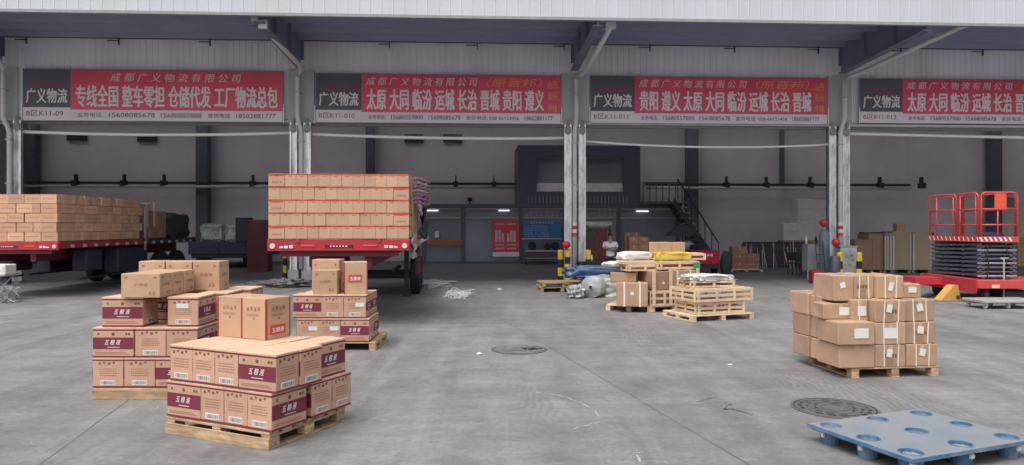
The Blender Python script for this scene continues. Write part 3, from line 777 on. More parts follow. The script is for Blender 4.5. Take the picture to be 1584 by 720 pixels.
# ------------------------------------------------------------------ cartons
def liquor_carton(L=.44, W=.29, H=.31):
    m = MB().bbox(-L/2, L/2, -W/2, W/2, 0, H, .005)
    o = m.build('carton', M_CARTON); tag(o, 'x', 'carton')
    def ring(x, y, t_, z0, z1):
        r_ = MB(); P = [(-x, -y), (x, -y), (x, y), (-x, y)]; Q = [(-x + t_, -y + t_), (x - t_, -y + t_), (x - t_, y - t_), (-x + t_, y - t_)]
        v = [(*p, z0) for p in P] + [(*p, z1) for p in P] + [(*p, z0) for p in Q] + [(*p, z1) for p in Q]; f = []
        for k in range(4):
            j = (k + 1) % 4; f += [(k, j, 4 + j, 4 + k), (8 + j, 8 + k, 12 + k, 12 + j), (4 + k, 4 + j, 12 + j, 12 + k), (j, k, 8 + k, 8 + j)]
        return r_.add(v, f)
    for z0, z1 in ((.004, .020), (H - .030, H - .018)):
        put(ring(L/2 + .0012, W/2 + .0012, .004, z0, z1), 'edge_line', M_BURG, o)
    lid = MB()
    lid.bbox(-L/2 - .004, L/2 + .004, -W/2 - .004, W/2 + .004, H - .017, H + .003, .003)
    lid.box(-L/2 - .0041, L/2 + .0041, -.0015, .0015, H + .0025, H + .0036, 1)
    put(lid, 'lid', [mat('lid_board', (0.62, 0.42, 0.29), .85, var=.05, scale=3, rnd=.05), M_INK_SOFT], o)
    ink, fine = MB(), MB()
    for sgn in (0, math.pi):
        Mx = RZ(sgn)
        put(MB().box(-L/2 + .003, L/2 - .003, -W/2 - .0020, -W/2, .29 * H, .68 * H, 0, Mx), 'label_band', M_BURG, o)
        t = MB()
        add_text(t, '五 粮 液', -.095, .085, .43 * H, .61 * H, -W/2 - .0032, .0065, .35, 0, Mx)
        t.box(-.06, .07, -W/2 - .0032, -W/2 - .0025, .345 * H, .360 * H, 0, Mx)
        put(t, 'lettering', M_LET_WHITE, o)
        fine.box(-L/2 + .03, L/2 - .05, -W/2 - .0015, -W/2, .12 * H, .145 * H, 0, Mx)
        fine.box(-L/2 + .03, L/2 - .08, -W/2 - .0015, -W/2, .17 * H, .19 * H, 0, Mx)
        ink.lathe([(.018, -.0004), (.018, .0008)], (0, -W/2 - .0010, .79 * H), 12, 'y', 0, Mx)
        for x in (-L/2 + .05, L/2 - .09, L/2 - .06):
            ink.box(x, x + .022, -W/2 - .0016, -W/2, .76 * H, .83 * H, 0, Mx)
    for sgn in (math.pi / 2, -math.pi / 2):
        Mx = RZ(sgn); rr = random.Random(4)
        for k in range(4):
            ink.box(-.10 + k * .05, -.10 + k * .05 + rr.uniform(.02, .034), -L/2 - .0018, -L/2, (.78 + .04 * (k % 2)) * H, (.85 + .03 * (k % 2)) * H, 0, Mx)
        for r in range(4):
            x = -.09
            while x < .08:
                w = rr.uniform(.008, .022); fine.box(x, x + w, -L/2 - .0018, -L/2, (.62 - .07 * r) * H, (.645 - .07 * r) * H, 0, Mx); x += w + .008
    put(ink, 'dark_print', M_INK, o); put(fine, 'fine_print', M_INK_SOFT, o)
    for sg in (math.pi / 2, -math.pi / 2):
        rr = random.Random(8); mm = RZ(sg)
        bl = MB().box(-.08, .08, -L/2 - .0022, -L/2, .09 * H, .25 * H, 0, mm)
        x = -.07
        while x < .068:
            w = rr.uniform(.003, .009); bl.box(x, x + w, -L/2 - .0030, -L/2 - .0021, .115 * H, .225 * H, 1, mm); x += w + rr.uniform(.003, .008)
        put(bl, 'barcode_label', [M_PAPER, M_INK], o)
    return o
def plain_carton(L, W, H, m0=M_CARTON_TAN, chars='五粮液'):
    o = MB().bbox(-L/2, L/2, -W/2, W/2, 0, H, .005).build('carton', m0); tag(o, 'x', 'carton')
    put(MB().box(-L/2 + .002, L/2 - .002, -.025, .025, H, H + .0015), 'tape', M_TAPE, o)
    ink = MB()
    for sgn, half, wd in ((0, W/2, L), (math.pi, W/2, L), (math.pi/2, L/2, W), (-math.pi/2, L/2, W)):
        Mx = RZ(sgn)
        add_text(ink, chars, -.08, .08, .48 * H, .60 * H, -half - .001, .004, .2, 0, Mx)
        for x in (-wd/2 + .04, wd/2 - .07): ink.box(x, x + .03, -half - .0016, -half, .80 * H, .88 * H, 0, Mx)
        for x in (wd/2 - .12, wd/2 - .08): ink.box(x, x + .025, -half - .0016, -half, .12 * H, .26 * H, 0, Mx)
    put(ink, 'dark_print', M_INK_SOFT, o)
    return o
def tall_carton(L=.33, W=.33, H=.40):
    o = MB().bbox(-L/2, L/2, -W/2, W/2, 0, H, .005).build('carton', M_CARTON_TAN); tag(o, 'x', 'carton')
    st, lb, tx, ink = MB(), MB(), MB(), MB()
    for x in (-1, 1):
        for y in (-1, 1):
            st = MB(); st.box(x * (L/2 + .001) - .008 + (-.007 * x), x * (L/2 + .001) + .008 - .007 * x, y * (W/2 + .001) - .008 - .007 * y, y * (W/2 + .001) + .008 - .007 * y, .004, H - .006)
            put(st, 'corner_stripe', mat('dark_red_print', (.36, .045, .04), .7), o)
    for sgn, half in ((math.pi/2, L/2), (-math.pi/2, L/2)):
        Mx = RZ(sgn)
        lb.box(-.11, .09, -half - .0035, -half - .001, .06 * H + .02, .34 * H, 0, Mx)
        add_text(tx, '五粮液', -.09, .07, .16 * H, .28 * H, -half - .0045, .016, .1, 0, Mx)
    for sgn in (0, math.pi, math.pi/2, -math.pi/2):
        Mx = RZ(sgn); half = W/2 + .0015
        for k in range(4): ink.box(-.085 + k * .045, -.085 + k * .045 + .028, -half, -half + .001, (.68 + .02 * (k % 2)) * H, (.77 + .02 * (k % 2)) * H, 0, Mx)
        ink.lathe([(.012, -.0004), (.012, .0008)], (0, -half, .50 * H), 10, 'y', 0, Mx)
        for k in range(2): ink.box(-.09, .06, -half, -half + .001, (.60 - k * .035) * H, (.612 - k * .035) * H, 0, Mx)
    put(lb, 'label', M_RED_PRINT, o); put(tx, 'lettering', M_LET_WHITE, o); put(ink, 'dark_print', M_INK_SOFT, o)
    put(MB().box(-L/2 + .002, L/2 - .002, -.022, .022, H, H + .0015), 'tape', M_TAPE, o)
    return o
def first_or_copy(proto, used, loc, rz, label, group):
    if proto.name not in used:
        used.add(proto.name); proto.location = loc; proto.rotation_euler = (0, 0, rz); proto['label'] = label; proto['group'] = group
        return proto
    return copy_thing(proto, loc, rz, label, group)
USED = set()
# ------------------------------------------------------------------ pallets
def pallet(name, label, X, Y, rz, L=1.2, W=1.0, H=.14, m=M_WOOD, group='wooden pallets', nb=7, seed=0, z=0.0):
    t = thing(name, label, 'pallet', (X, Y, z), rz, group)
    rr = random.Random(seed)
    bt = .022; bwid = W / nb * .82
    for k in range(nb):       # deck boards run along x
        y = -W/2 + bwid/2 + (W - bwid) * k / (nb - 1)
        e = rr.uniform(-.008, .008)
        MB().bbox(-L/2 + e, L/2 + e, y - bwid/2, y + bwid/2, H - bt, H - rr.uniform(0, .003), .003).build('deck_board', m, t)
    for k in range(3):
        x = (-1 + k) * (L/2 - .05)
        MB().bbox(x - .05, x + .05, -W/2 + .002, W/2 - .002, H - 2*bt, H - bt - .001, .003).build('stringer_board', m, t)
        MB().bbox(x - .05, x + .05, -W/2, W/2, 0.0, bt * .8, .003).build('bottom_board', m, t)
        for j in range(3):
            y = (-1 + j) * (W/2 - .06)
            MB().bbox(x - .048, x + .048, y - .058, y + .058, bt * .8 + .001, H - 2*bt - .001, .004).build('block', m, t)
    return t

# --- front pallet of liquor cartons
A = (-2.338, 6.557); AR = R(-25)
def fr(origin, rot, x, y, z): 
    c, s = math.cos(rot), math.sin(rot)
    return (origin[0] + c * x - s * y, origin[1] + s * x + c * y, z)
t = pallet('wooden_pallet', 'bright rough wooden pallet under the nearest stack of burgundy labelled cartons', A[0], A[1], AR, 1.215, .98, .145, seed=1)
# solid fascia plank seen along the near side
MB().bbox(-.608, .608, -.506, -.491, .0, .098, .003).build('side_plank', M_WOOD, t)
LC = liquor_carton(.413, .272, .319)
GA = 'cartons on the nearest pallet'
q = math.pi / 2; z1 = .146; z2 = z1 + .3235
front = [  # x, y, z, rot, label
 (-.435, -.355, z1, 0, 'bottom left carton of the nearest stack, burgundy label facing the viewer'),
 (-.068, -.28, z1, q, 'narrow end carton second from left in the bottom row of the nearest stack'),
 (.226, -.28, z1, q, 'narrow end carton third from left in the bottom row of the nearest stack'),
 (.518, -.285, z1, q, 'bottom corner carton of the nearest stack, burgundy label facing right'),
 (.445, .145, z1, 0, 'bottom row carton just right of the dark gap in the nearest stack'),
 (.445, .440, z1, 0, 'bottom right end carton of the nearest stack'),
 (-.47, -.285, z2, q, 'top row carton at the left end of the nearest stack'),
 (-.178, -.285, z2, q, 'top row carton second from left in the nearest stack'),
 (.114, -.28, z2, q, 'top row carton third from left in the nearest stack, barcode low on its face'),
 (.485, -.362, z2, 0, 'top row corner carton of the nearest stack with large burgundy label'),
 (.500, -.068, z2, 0, 'top row carton right of the corner carton, plain narrow end showing'),
 (.503, .305, z2, q, 'top row carton at the right end of the nearest stack, burgundy label facing right'),
 (-.44, .165, z2, q, 'top row carton at the left behind the narrow end cartons'),
 (-.145, .165, z2, q, 'top row carton under the left tall carton'),
 (.15, .165, z2, q, 'top row carton under the right tall carton'),
 (-.435, .0, z1, 0, 'bottom row carton behind the left corner of the nearest stack'),
 (-.435, .3, z1, 0, 'bottom row carton at the hidden back left of the nearest stack')]
for x, y, z, r, lab in front:
    first_or_copy(LC, USED, fr(A, AR, .94 * x + random.uniform(-.003, .003), .94 * y + random.uniform(-.006, .006), z), AR + r + R(random.uniform(-1.2, 1.2)), lab, GA)
TC = tall_carton(.305, .315, .385)
z3 = z2 + .3235
first_or_copy(TC, USED, fr(A, AR, -.09, .19, z3), AR, 'right one of two tall tan cartons with red edges atop the nearest stack', 'tall red edged cartons')
first_or_copy(TC, USED, fr(A, AR, -.405, .20, z3), AR + R(1.5), 'left one of two tall tan cartons with red edges atop the nearest stack', 'tall red edged cartons')

# --- left back stack
B0 = (-3.855, 8.20)
t = pallet('wooden_pallet', 'worn pallet with chipped front plank under the left stack of liquor cartons', B0[0], B0[1], 0, 1.25, 1.2, .12, seed=2)
MB().bbox(-.625, .625, -.616, -.601, .0, .10, .003).build('side_plank', M_WOOD, t)
LB = liquor_carton(.44, .33, .318)
GB = 'cartons on the left pallet'
zz = [.121, .121 + .322, .121 + .644, .121 + .966]
left = [
 (-4.315, 7.82, 0, 90, 'bottom row carton at the left end of the left stack, barcode on its face'),
 (-3.98, 7.82, 0, 90, 'bottom row carton second from left in the left stack, barcode on its face'),
 (-3.59, 7.765, 0, 0, 'bottom row carton of the left stack, its burgundy label half hidden by the nearest stack'),
 (-4.26, 8.2, 0, 0, 'hidden bottom carton behind the left end of the left stack'), (-3.60, 8.25, 0, 0, 'hidden bottom carton at the back right of the left stack'),
 (-4.26, 7.765, 1, 0, 'second row carton with burgundy label at the left end of the left stack'),
 (-3.865, 7.82, 1, 90, 'second row carton with barcode in the middle of the left stack'),
 (-3.53, 7.82, 1, 90, 'second row carton at the right end of the left stack'),
 (-3.53, 8.27, 1, 90, 'second row carton behind the right end of the left stack'),
 (-4.1, 8.25, 1, 0, 'second row carton hidden behind the left label carton'),
 (-4.18, 7.80, 2, 0, 'third row carton with burgundy label, left of the dark gap'),
 (-3.545, 7.88, 2, 90, 'third row carton right of the dark gap, paper slip on its face'),
 (-3.42, 8.36, 2, 90, 'third row carton behind the paper slip carton, label facing right'),
 (-4.05, 8.35, 2, 0, 'third row carton at the back left, under the tall tan cartons'),
 (-3.34, 8.86, 2, 90, 'third row carton at the far right end of the left stack'), (-3.62, 8.62, 1, 0, 'hidden second row carton at the back of the left stack'), (-4.1, 8.68, 2, 0, 'hidden third row carton at the back of the left stack'), (-3.72, 8.68, 2, 90, 'hidden third row carton behind the middle of the left stack')]
for x, y, l, r, lab in left:
    o = first_or_copy(LB, USED, (x, y, zz[l]), R(r + random.uniform(-1, 1)), lab, GB)
    if 'paper slip' in lab and 'right of' in lab:
        s = MB().box(-.225, -.2215, -.06, .07, .20, .25).build('paper_slip', M_PAPER, o)
PC = plain_carton(.42, .262, .255)
PC2 = plain_carton(.31, .30, .345)
for y, lab in ((7.70, 'plain tan carton lying at the front of the top of the left stack'), (7.966, 'plain tan carton second from the front on top of the left stack'), (8.232, 'plain tan carton third from the front on top of the left stack')):
    first_or_copy(PC, USED, (-3.955 + random.uniform(-.01, .01), y, zz[3]), R(random.uniform(-1.5, 1.5)), lab, 'plain tan cartons')
for x, lab in ((-4.26, 'left one of three plain tan cartons at the very top of the left stack'), (-3.94, 'middle one of three plain tan cartons at the very top of the left stack'), (-3.62, 'right one of three plain tan cartons at the very top of the left stack')):
    first_or_copy(PC2, USED, (x, 8.56, zz[3]), R(random.uniform(-2, 2)), lab, 'plain tan cartons')
# --- middle stack in front of the second trailer
C0 = (-2.60, 11.05)
t = pallet('wooden_pallet', 'shadowed pallet under the small stack in front of the second trailer', C0[0], C0[1], 0, 1.15, 1.0, .13, seed=3)
LM = liquor_carton(.42, .33, .345)
def mx(px, d=10.5): return ax(px, d)
GC = 'cartons on the middle pallet'
y0 = 10.55
mid = [(mx(475), y0 + .21, .131, 90, 'bottom row narrow carton at the left end of the middle stack, paper slip'),
 (mx(508), y0 + .21, .131, 90, 'bottom row narrow carton in the middle of the middle stack, paper slip'),
 (mx(548), y0 + .165, .131, 0, 'bottom right carton of the middle stack with burgundy label'),
 (mx(552), y0 + .56, .131, 90, 'bottom row carton behind the right end of the middle stack'),
 (mx(474), y0 + .165, .481, 0, 'second row carton with burgundy label at the left of the middle stack'),
 (mx(512.5), y0 + .21, .481, 90, 'second row carton with barcode in the centre of the middle stack'),
 (mx(548), y0 + .21, .481, 90, 'second row carton at the right end of the middle stack, label facing right'),
 (mx(480), y0 + .56, .481, 0, 'second row carton behind the left one of the middle stack'), (mx(548), y0 + .62, .481, 90, 'second row carton behind the right one of the middle stack')]
for x, y, z, r, lab in mid:
    o = first_or_copy(LM, USED, (x, y, z), R(r + random.uniform(-1, 1)), lab, GC)
    if 'paper slip' in lab or 'right end of the middle stack, label' in lab:
        MB().box(-.2145, -.211, -.14, -.01, .17, .23).build('paper_slip', M_PAPER, o)
P3 = plain_carton(.42, .34, .50)
P3.location = (mx(490), y0 + .62, .829); P3['label'] = 'taller tan carton standing at the back of the middle stack'; P3['group'] = 'cartons on top of the middle stack'; USED.add(P3.name)
P4 = plain_carton(.36, .33, .36)
P4.location = (mx(499), y0 + .22, .829); P4.rotation_euler = (0, 0, R(3)); P4['label'] = 'small tan carton on the front left of the middle stack'; P4['group'] = 'cartons on top of the middle stack'
TC2 = tall_carton(.36, .34, .48)
TC2.location = (mx(543), y0 + .25, .829); TC2.rotation_euler = (0, 0, R(-90 + 14)); TC2['label'] = 'tall tan carton with square red label atop the middle stack'; TC2['group'] = 'tall red edged cartons'
for ch in kids(TC2):
    if ch.name.startswith(('label', 'lettering')): ch.location = (0, 0, .13)
# ------------------------------------------------------------------ brown strapped boxes on the right pallet
D0 = Vector((4.12, 8.62, 0)); DR = R(7)
def dp(x, y, z=0): return fr(D0, DR, x, y, z)
t = pallet('wooden_pallet', 'pallet under the brown strapped cartons beside the manhole', *dp(.575, .5)[:2], DR, 1.15, 1.0, .13, seed=5)
def warp(mb, L, W, H, rr=random.Random(404)):
    off = {(a, b, c): (rr.uniform(-.008, .008), rr.uniform(-.002, .003), rr.uniform(-.007, .002) if c else 0) for a in (0, 1) for b in (0, 1) for c in (0, 1)}
    out = []
    for x, y, z in mb.v:
        o = off[(x > 0, y > 0, z > H / 2)]; out.append((x + o[0], y + o[1], z + o[2]))
    mb.v = out; return mb
def brown(x0, x1, y0, y1, z0, z1, label, strap=0, tagp=None, smudge=False, rot=0.0, m=M_CARTON_BRN):
    L, W, H = x1 - x0, y1 - y0, z1 - z0
    c = dp((x0 + x1) / 2, (y0 + y1) / 2, z0)
    mb = MB().bbox(-L/2, L/2, -W/2, W/2, 0, H, .010)
    warp(mb, L, W, H)
    o = mb.build('brown_carton', m, None, loc=c, rz=DR + R(rot + random.uniform(-1.6, 1.6))); tag(o, label, 'carton', 'brown cartons on the right pallet')
    MB().box(-L/2 + .005, L/2 - .005, -.03, .03, H, H + .002).box(-.0255 * 1, .0255, -W/2 - .0015, -W/2, H - .07, H - .004, 0, Matrix.Identity(4)).build('tape', M_TAPE, o)
    for k in range(strap):
        x = -L/2 + L * (k + .7) / (strap + .4) + random.uniform(-.012, .012)
        s = MB(); sl = random.uniform(-.015, .015)
        s.add([(x, -W/2 - .004, 0), (x + .014, -W/2 - .004, 0), (x + .014 + sl, -W/2 - .004, H), (x + sl, -W/2 - .004, H),
               (x, -W/2 + .001, 0), (x + .014, -W/2 + .001, 0), (x + .014 + sl, -W/2 + .001, H), (x + sl, -W/2 + .001, H)],
              [(0, 1, 2, 3), (4, 7, 6, 5), (0, 4, 5, 1), (1, 5, 6, 2), (3, 2, 6, 7), (0, 3, 7, 4)])
        s.box(x + sl, x + sl + .014, -W/2 - .004, W/2 + .004, H + .0025, H + .006)
        s.build('strap', M_STRAP, o)
    if tagp:
        px_, pz_, w_, h_ = tagp
        Mx = Matrix.Translation((px_, -W/2 - .008, pz_)) @ Matrix.Rotation(R(random.uniform(-14, 14)) if w_ < .1 else 0, 4, 'Y')
        MB().box(-w_/2, w_/2, 0, .003, -h_/2, h_/2, 0, Mx).build('paper_label', M_PAPER, o)
    if smudge:
        s = MB()
        for k in range(5): s.box(-.09 + k * .036, -.09 + k * .036 + .024, -W/2 - .0015, -W/2, H * .42, H * .42 + .045)
        s.box(-.06, .03, -W/2 - .0012, -W/2, 0, H * .4, 1)
        s.build('stamp_print', [M_INK, mat('damp_stain', (.33, .2, .13), .8)], o)
    return o
h = .272
for r, (za, nm) in enumerate(((.131, 'bottom'), (.131 + h, 'second'), (.131 + 2*h, 'third'))):
    brown(.30, .71, .0, .42, za, za + h - .003, nm + ' row strapped brown carton in the middle of the right pallet', 2, (-.02, .17, .07, .10) if r != 1 else (.0, .14, .17, .13), r != 1, m=M_CARTON_BRN)
    brown(.72, 1.12, .0 + .02 * r, .42, za, za + h - .003, nm + ' row strapped brown carton at the right end of the right pallet', 2, (0, .17, .08, .09), r == 1)
    brown(.72, 1.14, .50, .95, za, za + h - .003, nm + ' row brown carton behind the right end of the right pallet', 0)
    brown(.30, .70, .50, .95, za, za + h - .003, nm + ' row brown carton behind the middle of the right pallet', 0)
za = .131 + 2*h
brown(.08, .29, .12, .50, za - .02, za + h - .003, 'third row brown carton with wide paper label, left of middle on the right pallet', 1, (.02, .15, .11, .12))
zt_ = .131 + 3*h
brown(-.10, .155, .20, .70, zt_ - .03, zt_ + .29, 'top row brown carton with round white sticker at the left of the right pallet', 0, (-.02, .20, .07, .07))
brown(.16, .44, .22, .70, zt_ + .002, zt_ + .29, 'top row brown carton with stamped print and two straps', 2, None, True)
brown(.445, .80, .16, .66, zt_ + .002, zt_ + .285, 'top row brown carton with square label between two straps', 2, (.0, .15, .06, .11))
brown(.815, 1.06, .2, .62, zt_ + .002, zt_ + .18, 'small brown carton with crumpled label at the top right of the right pallet', 0, (.0, .10, .11, .07))
brown(-.18, .29, -.02, .46, .131, .131 + .285, 'large plain brown carton at the bottom left front of the right pallet', 0)
brown(-.21, .25, -.07, .40, .131 + .288, .131 + .56, 'large brown carton with wide paper label, front left of the right pallet', 0, (.06, .14, .18, .12))
brown(-.24, .22, .20, .46, .131 + .563, .131 + .76, 'flat brown carton lying above the wide label carton', 0, (.04, .1, .14, .10))
brown(-.16, .36, .72, 1.18, .131 + .55, .131 + .84, 'large pale brown carton at the back left of the right pallet', 0)
for k in range(2):
    brown(-.15, .08, .72, 1.14, .131 + k * .275, .131 + k * .275 + .272, ['lower', 'upper'][k] + ' brown carton tucked at the left back of the right pallet', 1, (0, .17, .08, .10))
    brown(-.12, .09, .48, .71, .131 + k * .275, .131 + k * .275 + .272, ['lower', 'upper'][k] + ' small brown carton behind the wide label carton', 0, (-.03, .2, .07, .10))
brown(-.13, .09, .48, .71, .131 + .55, .131 + .82, 'small brown carton behind the flat carton on the right pallet', 0, (-.09, .12, .05, .10))

# ------------------------------------------------------------------ manhole covers
def manhole(X, Y, r, label, worn):
    t = thing('manhole_cover', label, 'manhole cover', (X, Y, 0.003), R(12), 'manhole covers')
    N_ = 44; v = []
    for rad, z in ((r, 0), (r, .006), (r * .935, .007), (r * .93, .0)):
        for k in range(N_): v.append((rad * math.cos(2 * math.pi * k / N_), rad * math.sin(2 * math.pi * k / N_), z))
    MB().add(v, [(q_ * N_ + k, q_ * N_ + (k + 1) % N_, (q_ + 1) * N_ + (k + 1) % N_, (q_ + 1) * N_ + k) for q_ in range(3) for k in range(N_)]).build('rim', M_IRONL, t)
    MB().lathe([(r * .905, 0), (r * .90, .005)], n=40).build('disc', M_IRONL, t)
    MB().lathe([(r * .935, 0), (r * .93, .0035)], n=40).build('rim_gap', M_BLACK, t)
    pads = MB(); r1 = .82 * r
    for ring in range(4):
        ro = r1 * (1 - ring * .21); ri = ro - r1 * (.075 if ring else .10)
        n = [18, 14, 10, 6][ring]
        for k in range(n):
            a0 = 2 * math.pi * (k + .15 + (ring % 2) * .3) / n; a1 = a0 + 2 * math.pi * .62 / n
            am = (a0 + a1) / 2
            if min(abs((am % (math.pi / 2)) - 0), abs((am % (math.pi / 2)) - math.pi / 2)) < .17 + .06 * ring: continue
            v = []
            for z in (.0045, .0058):
                for (rad, aa) in ((ri, a0), (ri, am), (ri, a1), (ro, a1), (ro, am), (ro, a0)):
                    v.append((rad * math.cos(aa), rad * math.sin(aa), z))
            pads.add(v, [(6, 7, 8, 9, 10, 11), (0, 1, 7, 6), (1, 2, 8, 7), (2, 3, 9, 8), (3, 4, 10, 9), (4, 5, 11, 10), (5, 0, 6, 11)])
    pads.build('painted_slot', M_BLACK, t, kind='stuff')  # black arcs stand in for the dark inside recessed slots
    rib = MB()
    for ring in (.72, .52, .30):
        N_ = 36; v = []
        for z in (.0052, .0095):
            for rad in (ring * r - .006, ring * r + .006):
                for k in range(N_): v.append((rad * math.cos(2 * math.pi * k / N_), rad * math.sin(2 * math.pi * k / N_), z))
        f = []
        for k in range(N_):
            j = (k + 1) % N_; f += [(2*N_ + k, 2*N_ + j, 3*N_ + j, 3*N_ + k), (N_ + k, N_ + j, 3*N_ + j, 3*N_ + k), (k, j, 2*N_ + j, 2*N_ + k)]
        rib.add(v, f)
    rib.build('raised_ring', M_IRONL, t)
p = at(1291, 632)
manhole(p.x, p.y, .42, 'cast iron manhole cover with slotted rings next to the blue pallet', False)
p = at(803, 541)
t = thing('manhole_cover', 'smooth worn manhole cover in the middle of the yard', 'manhole cover', (p.x, p.y, .003), 0, 'manhole covers')
MB().lathe([(.42, 0), (.42, .004), (.39, .006)], n=40).build('rim', M_IRONL, t)
MB().lathe([(.38, .001), (.38, .0075)], n=40).build('disc', mat('dusty_iron', (.17, .17, .17), .7, var=.25, scale=5, dirt=(.05, .05, .05), dirt_amt=.8, dirt_scale=3), t)
m = MB(); rr = random.Random(3)
for k in range(22):
    a = rr.uniform(0, 6.28); r_ = rr.uniform(0, .13); x = .2 + r_ * math.cos(a) * 1.2; y = r_ * math.sin(a)
    m.box(x - .03, x + .03, y - .012, y + .012, .0076, .013)
m.build('lifting_slots', M_BLACK, t)

# ------------------------------------------------------------------ blue plastic pallet
BR = R(21.5)
bc = (3.356, 5.90)
t = thing('plastic_pallet', 'dusty blue nine legged plastic pallet at the bottom right corner', 'pallet', (*bc, 0), BR)
L, W, H = 1.34, 1.02, .15
def blue_top():
    bm = bmesh.new()
    m = MB()
    NX, NY = 3, 3; cr_ = .082; N = 20
    cx = [-L/2 + .135 + i * (L - .27) / 2 for i in range(3)]; cy = [-W/2 + .125 + j * (W - .25) / 2 for j in range(3)]
    xs = [-L/2, (cx[0] + cx[1]) / 2, (cx[1] + cx[2]) / 2, L/2]; ys = [-W/2, (cy[0] + cy[1]) / 2, (cy[1] + cy[2]) / 2, W/2]
    for i in range(3):
        for j in range(3):
            outer, inner = [], []
            for k in range(N):
                a = 2 * math.pi * (k + .5) / N; c, s = math.cos(a), math.sin(a)
                inner.append((cx[i] + cr_ * c, cy[j] + cr_ * s, H))
                # ray to the tile's rectangle
                tx = ((xs[i+1] - cx[i]) if c > 0 else (xs[i] - cx[i])) / c; ty = ((ys[j+1] - cy[j]) if s > 0 else (ys[j] - cy[j])) / s
                tt = min(tx, ty)
                outer.append((cx[i] + c * tt, cy[j] + s * tt, H))
            m.add(inner + outer, [(k, N + k, N + (k + 1) % N, (k + 1) % N) for k in range(N)])
            corners = [(xs[a_], ys[b_], H) for a_ in (i, i + 1) for b_ in (j, j + 1)]
            for cc in corners:    # fill the corner triangles
                ds = sorted(range(N), key=lambda k: (outer[k][0] - cc[0]) ** 2 + (outer[k][1] - cc[1]) ** 2)
                a_, b_ = ds[0], ds[1]
                # the two samples that lie either side of the corner
                cand = [(k, (k + 1) % N) for k in range(N) if abs(outer[k][0] - outer[(k+1) % N][0]) > 1e-6 and abs(outer[k][1] - outer[(k+1) % N][1]) > 1e-6]
                best = min(cand, key=lambda e: (outer[e[0]][0] - cc[0]) ** 2 + (outer[e[0]][1] - cc[1]) ** 2)
                m.add([outer[best[0]], outer[best[1]], cc], [(0, 2, 1)])
            # raised lip of the cup
            v = []
            for rad, z in ((cr_ + .010, H + .0005), (cr_ + .006, H + .005), (cr_ - .002, H + .005), (cr_ - .006, H - .02)):
                for k in range(N):
                    a = 2 * math.pi * (k + .5) / N; v.append((cx[i] + rad * math.cos(a), cy[j] + rad * math.sin(a), z))
            m.add(v, [(q_ * N + k, q_ * N + (k + 1) % N, (q_ + 1) * N + (k + 1) % N, (q_ + 1) * N + k) for q_ in range(3) for k in range(N)], 1)
    e = .03
    pts = [(-L/2, -W/2), (L/2, -W/2), (L/2, W/2), (-L/2, W/2)]
    v = [(x, y, H) for x, y in pts] + [(x * 1.004, y * 1.004, H - e) for x, y in pts] + [(x * .985, y * .985, H - e) for x, y in pts] 
    m.add(v, [(k, 4 + k, 4 + (k + 1) % 4, (k + 1) % 4) for k in range(4)] + [(4 + k, 8 + k, 8 + (k + 1) % 4, 4 + (k + 1) % 4) for k in range(4)], 1)
    return m, cx, cy
m, cx, cy = blue_top()
m.build('deck', [M_BLUETOP, M_BLUE], t)
m = MB()
for i in range(8): x = -L/2 + .04 + i * (L - .08) / 7; m.box(x - .004, x + .004, -W/2 + .02, W/2 - .02, H - .05, H - .006)
m.build('underside_rib', M_BLUE, t)
for i in range(3):
    for j in range(3):
        N = 16
        c = MB().lathe([(.074, 0), (.098, H - .012), (.084, H - .0125), (.060, .012)], (cx[i], cy[j], 0), N)
        c.m = [0] * len(c.f)
        lg = c.build('leg', M_BLUE, t)
        g = MB()
        for k in range(5):
            x = -.055 + k * .0275
            hw = math.sqrt(max(.001, .062 ** 2 - x * x))
            g.box(cx[i] + x - .004, cx[i] + x + .004, cy[j] - hw, cy[j] + hw, .03, .135)
            g.box(cx[i] - hw, cx[i] + hw, cy[j] + x - .004, cy[j] + x + .004, .03, .134)
        g.build('cup_grid', M_STEELLT if j == 0 and i != 2 else M_BLUETOP, lg)
for (i, j) in ((0, 0), (1, 0), (2, 0), (0, 1), (0, 2)):
    o = MB().blob((cx[i] + (0 if j == 0 and i else -.085), cy[j] - (.085 if j == 0 else 0), .085), (.022, .022, .028), 8, 6, wob=.15, seed=i + j)
    o.build('torn_white_film', M_PAPER, t)

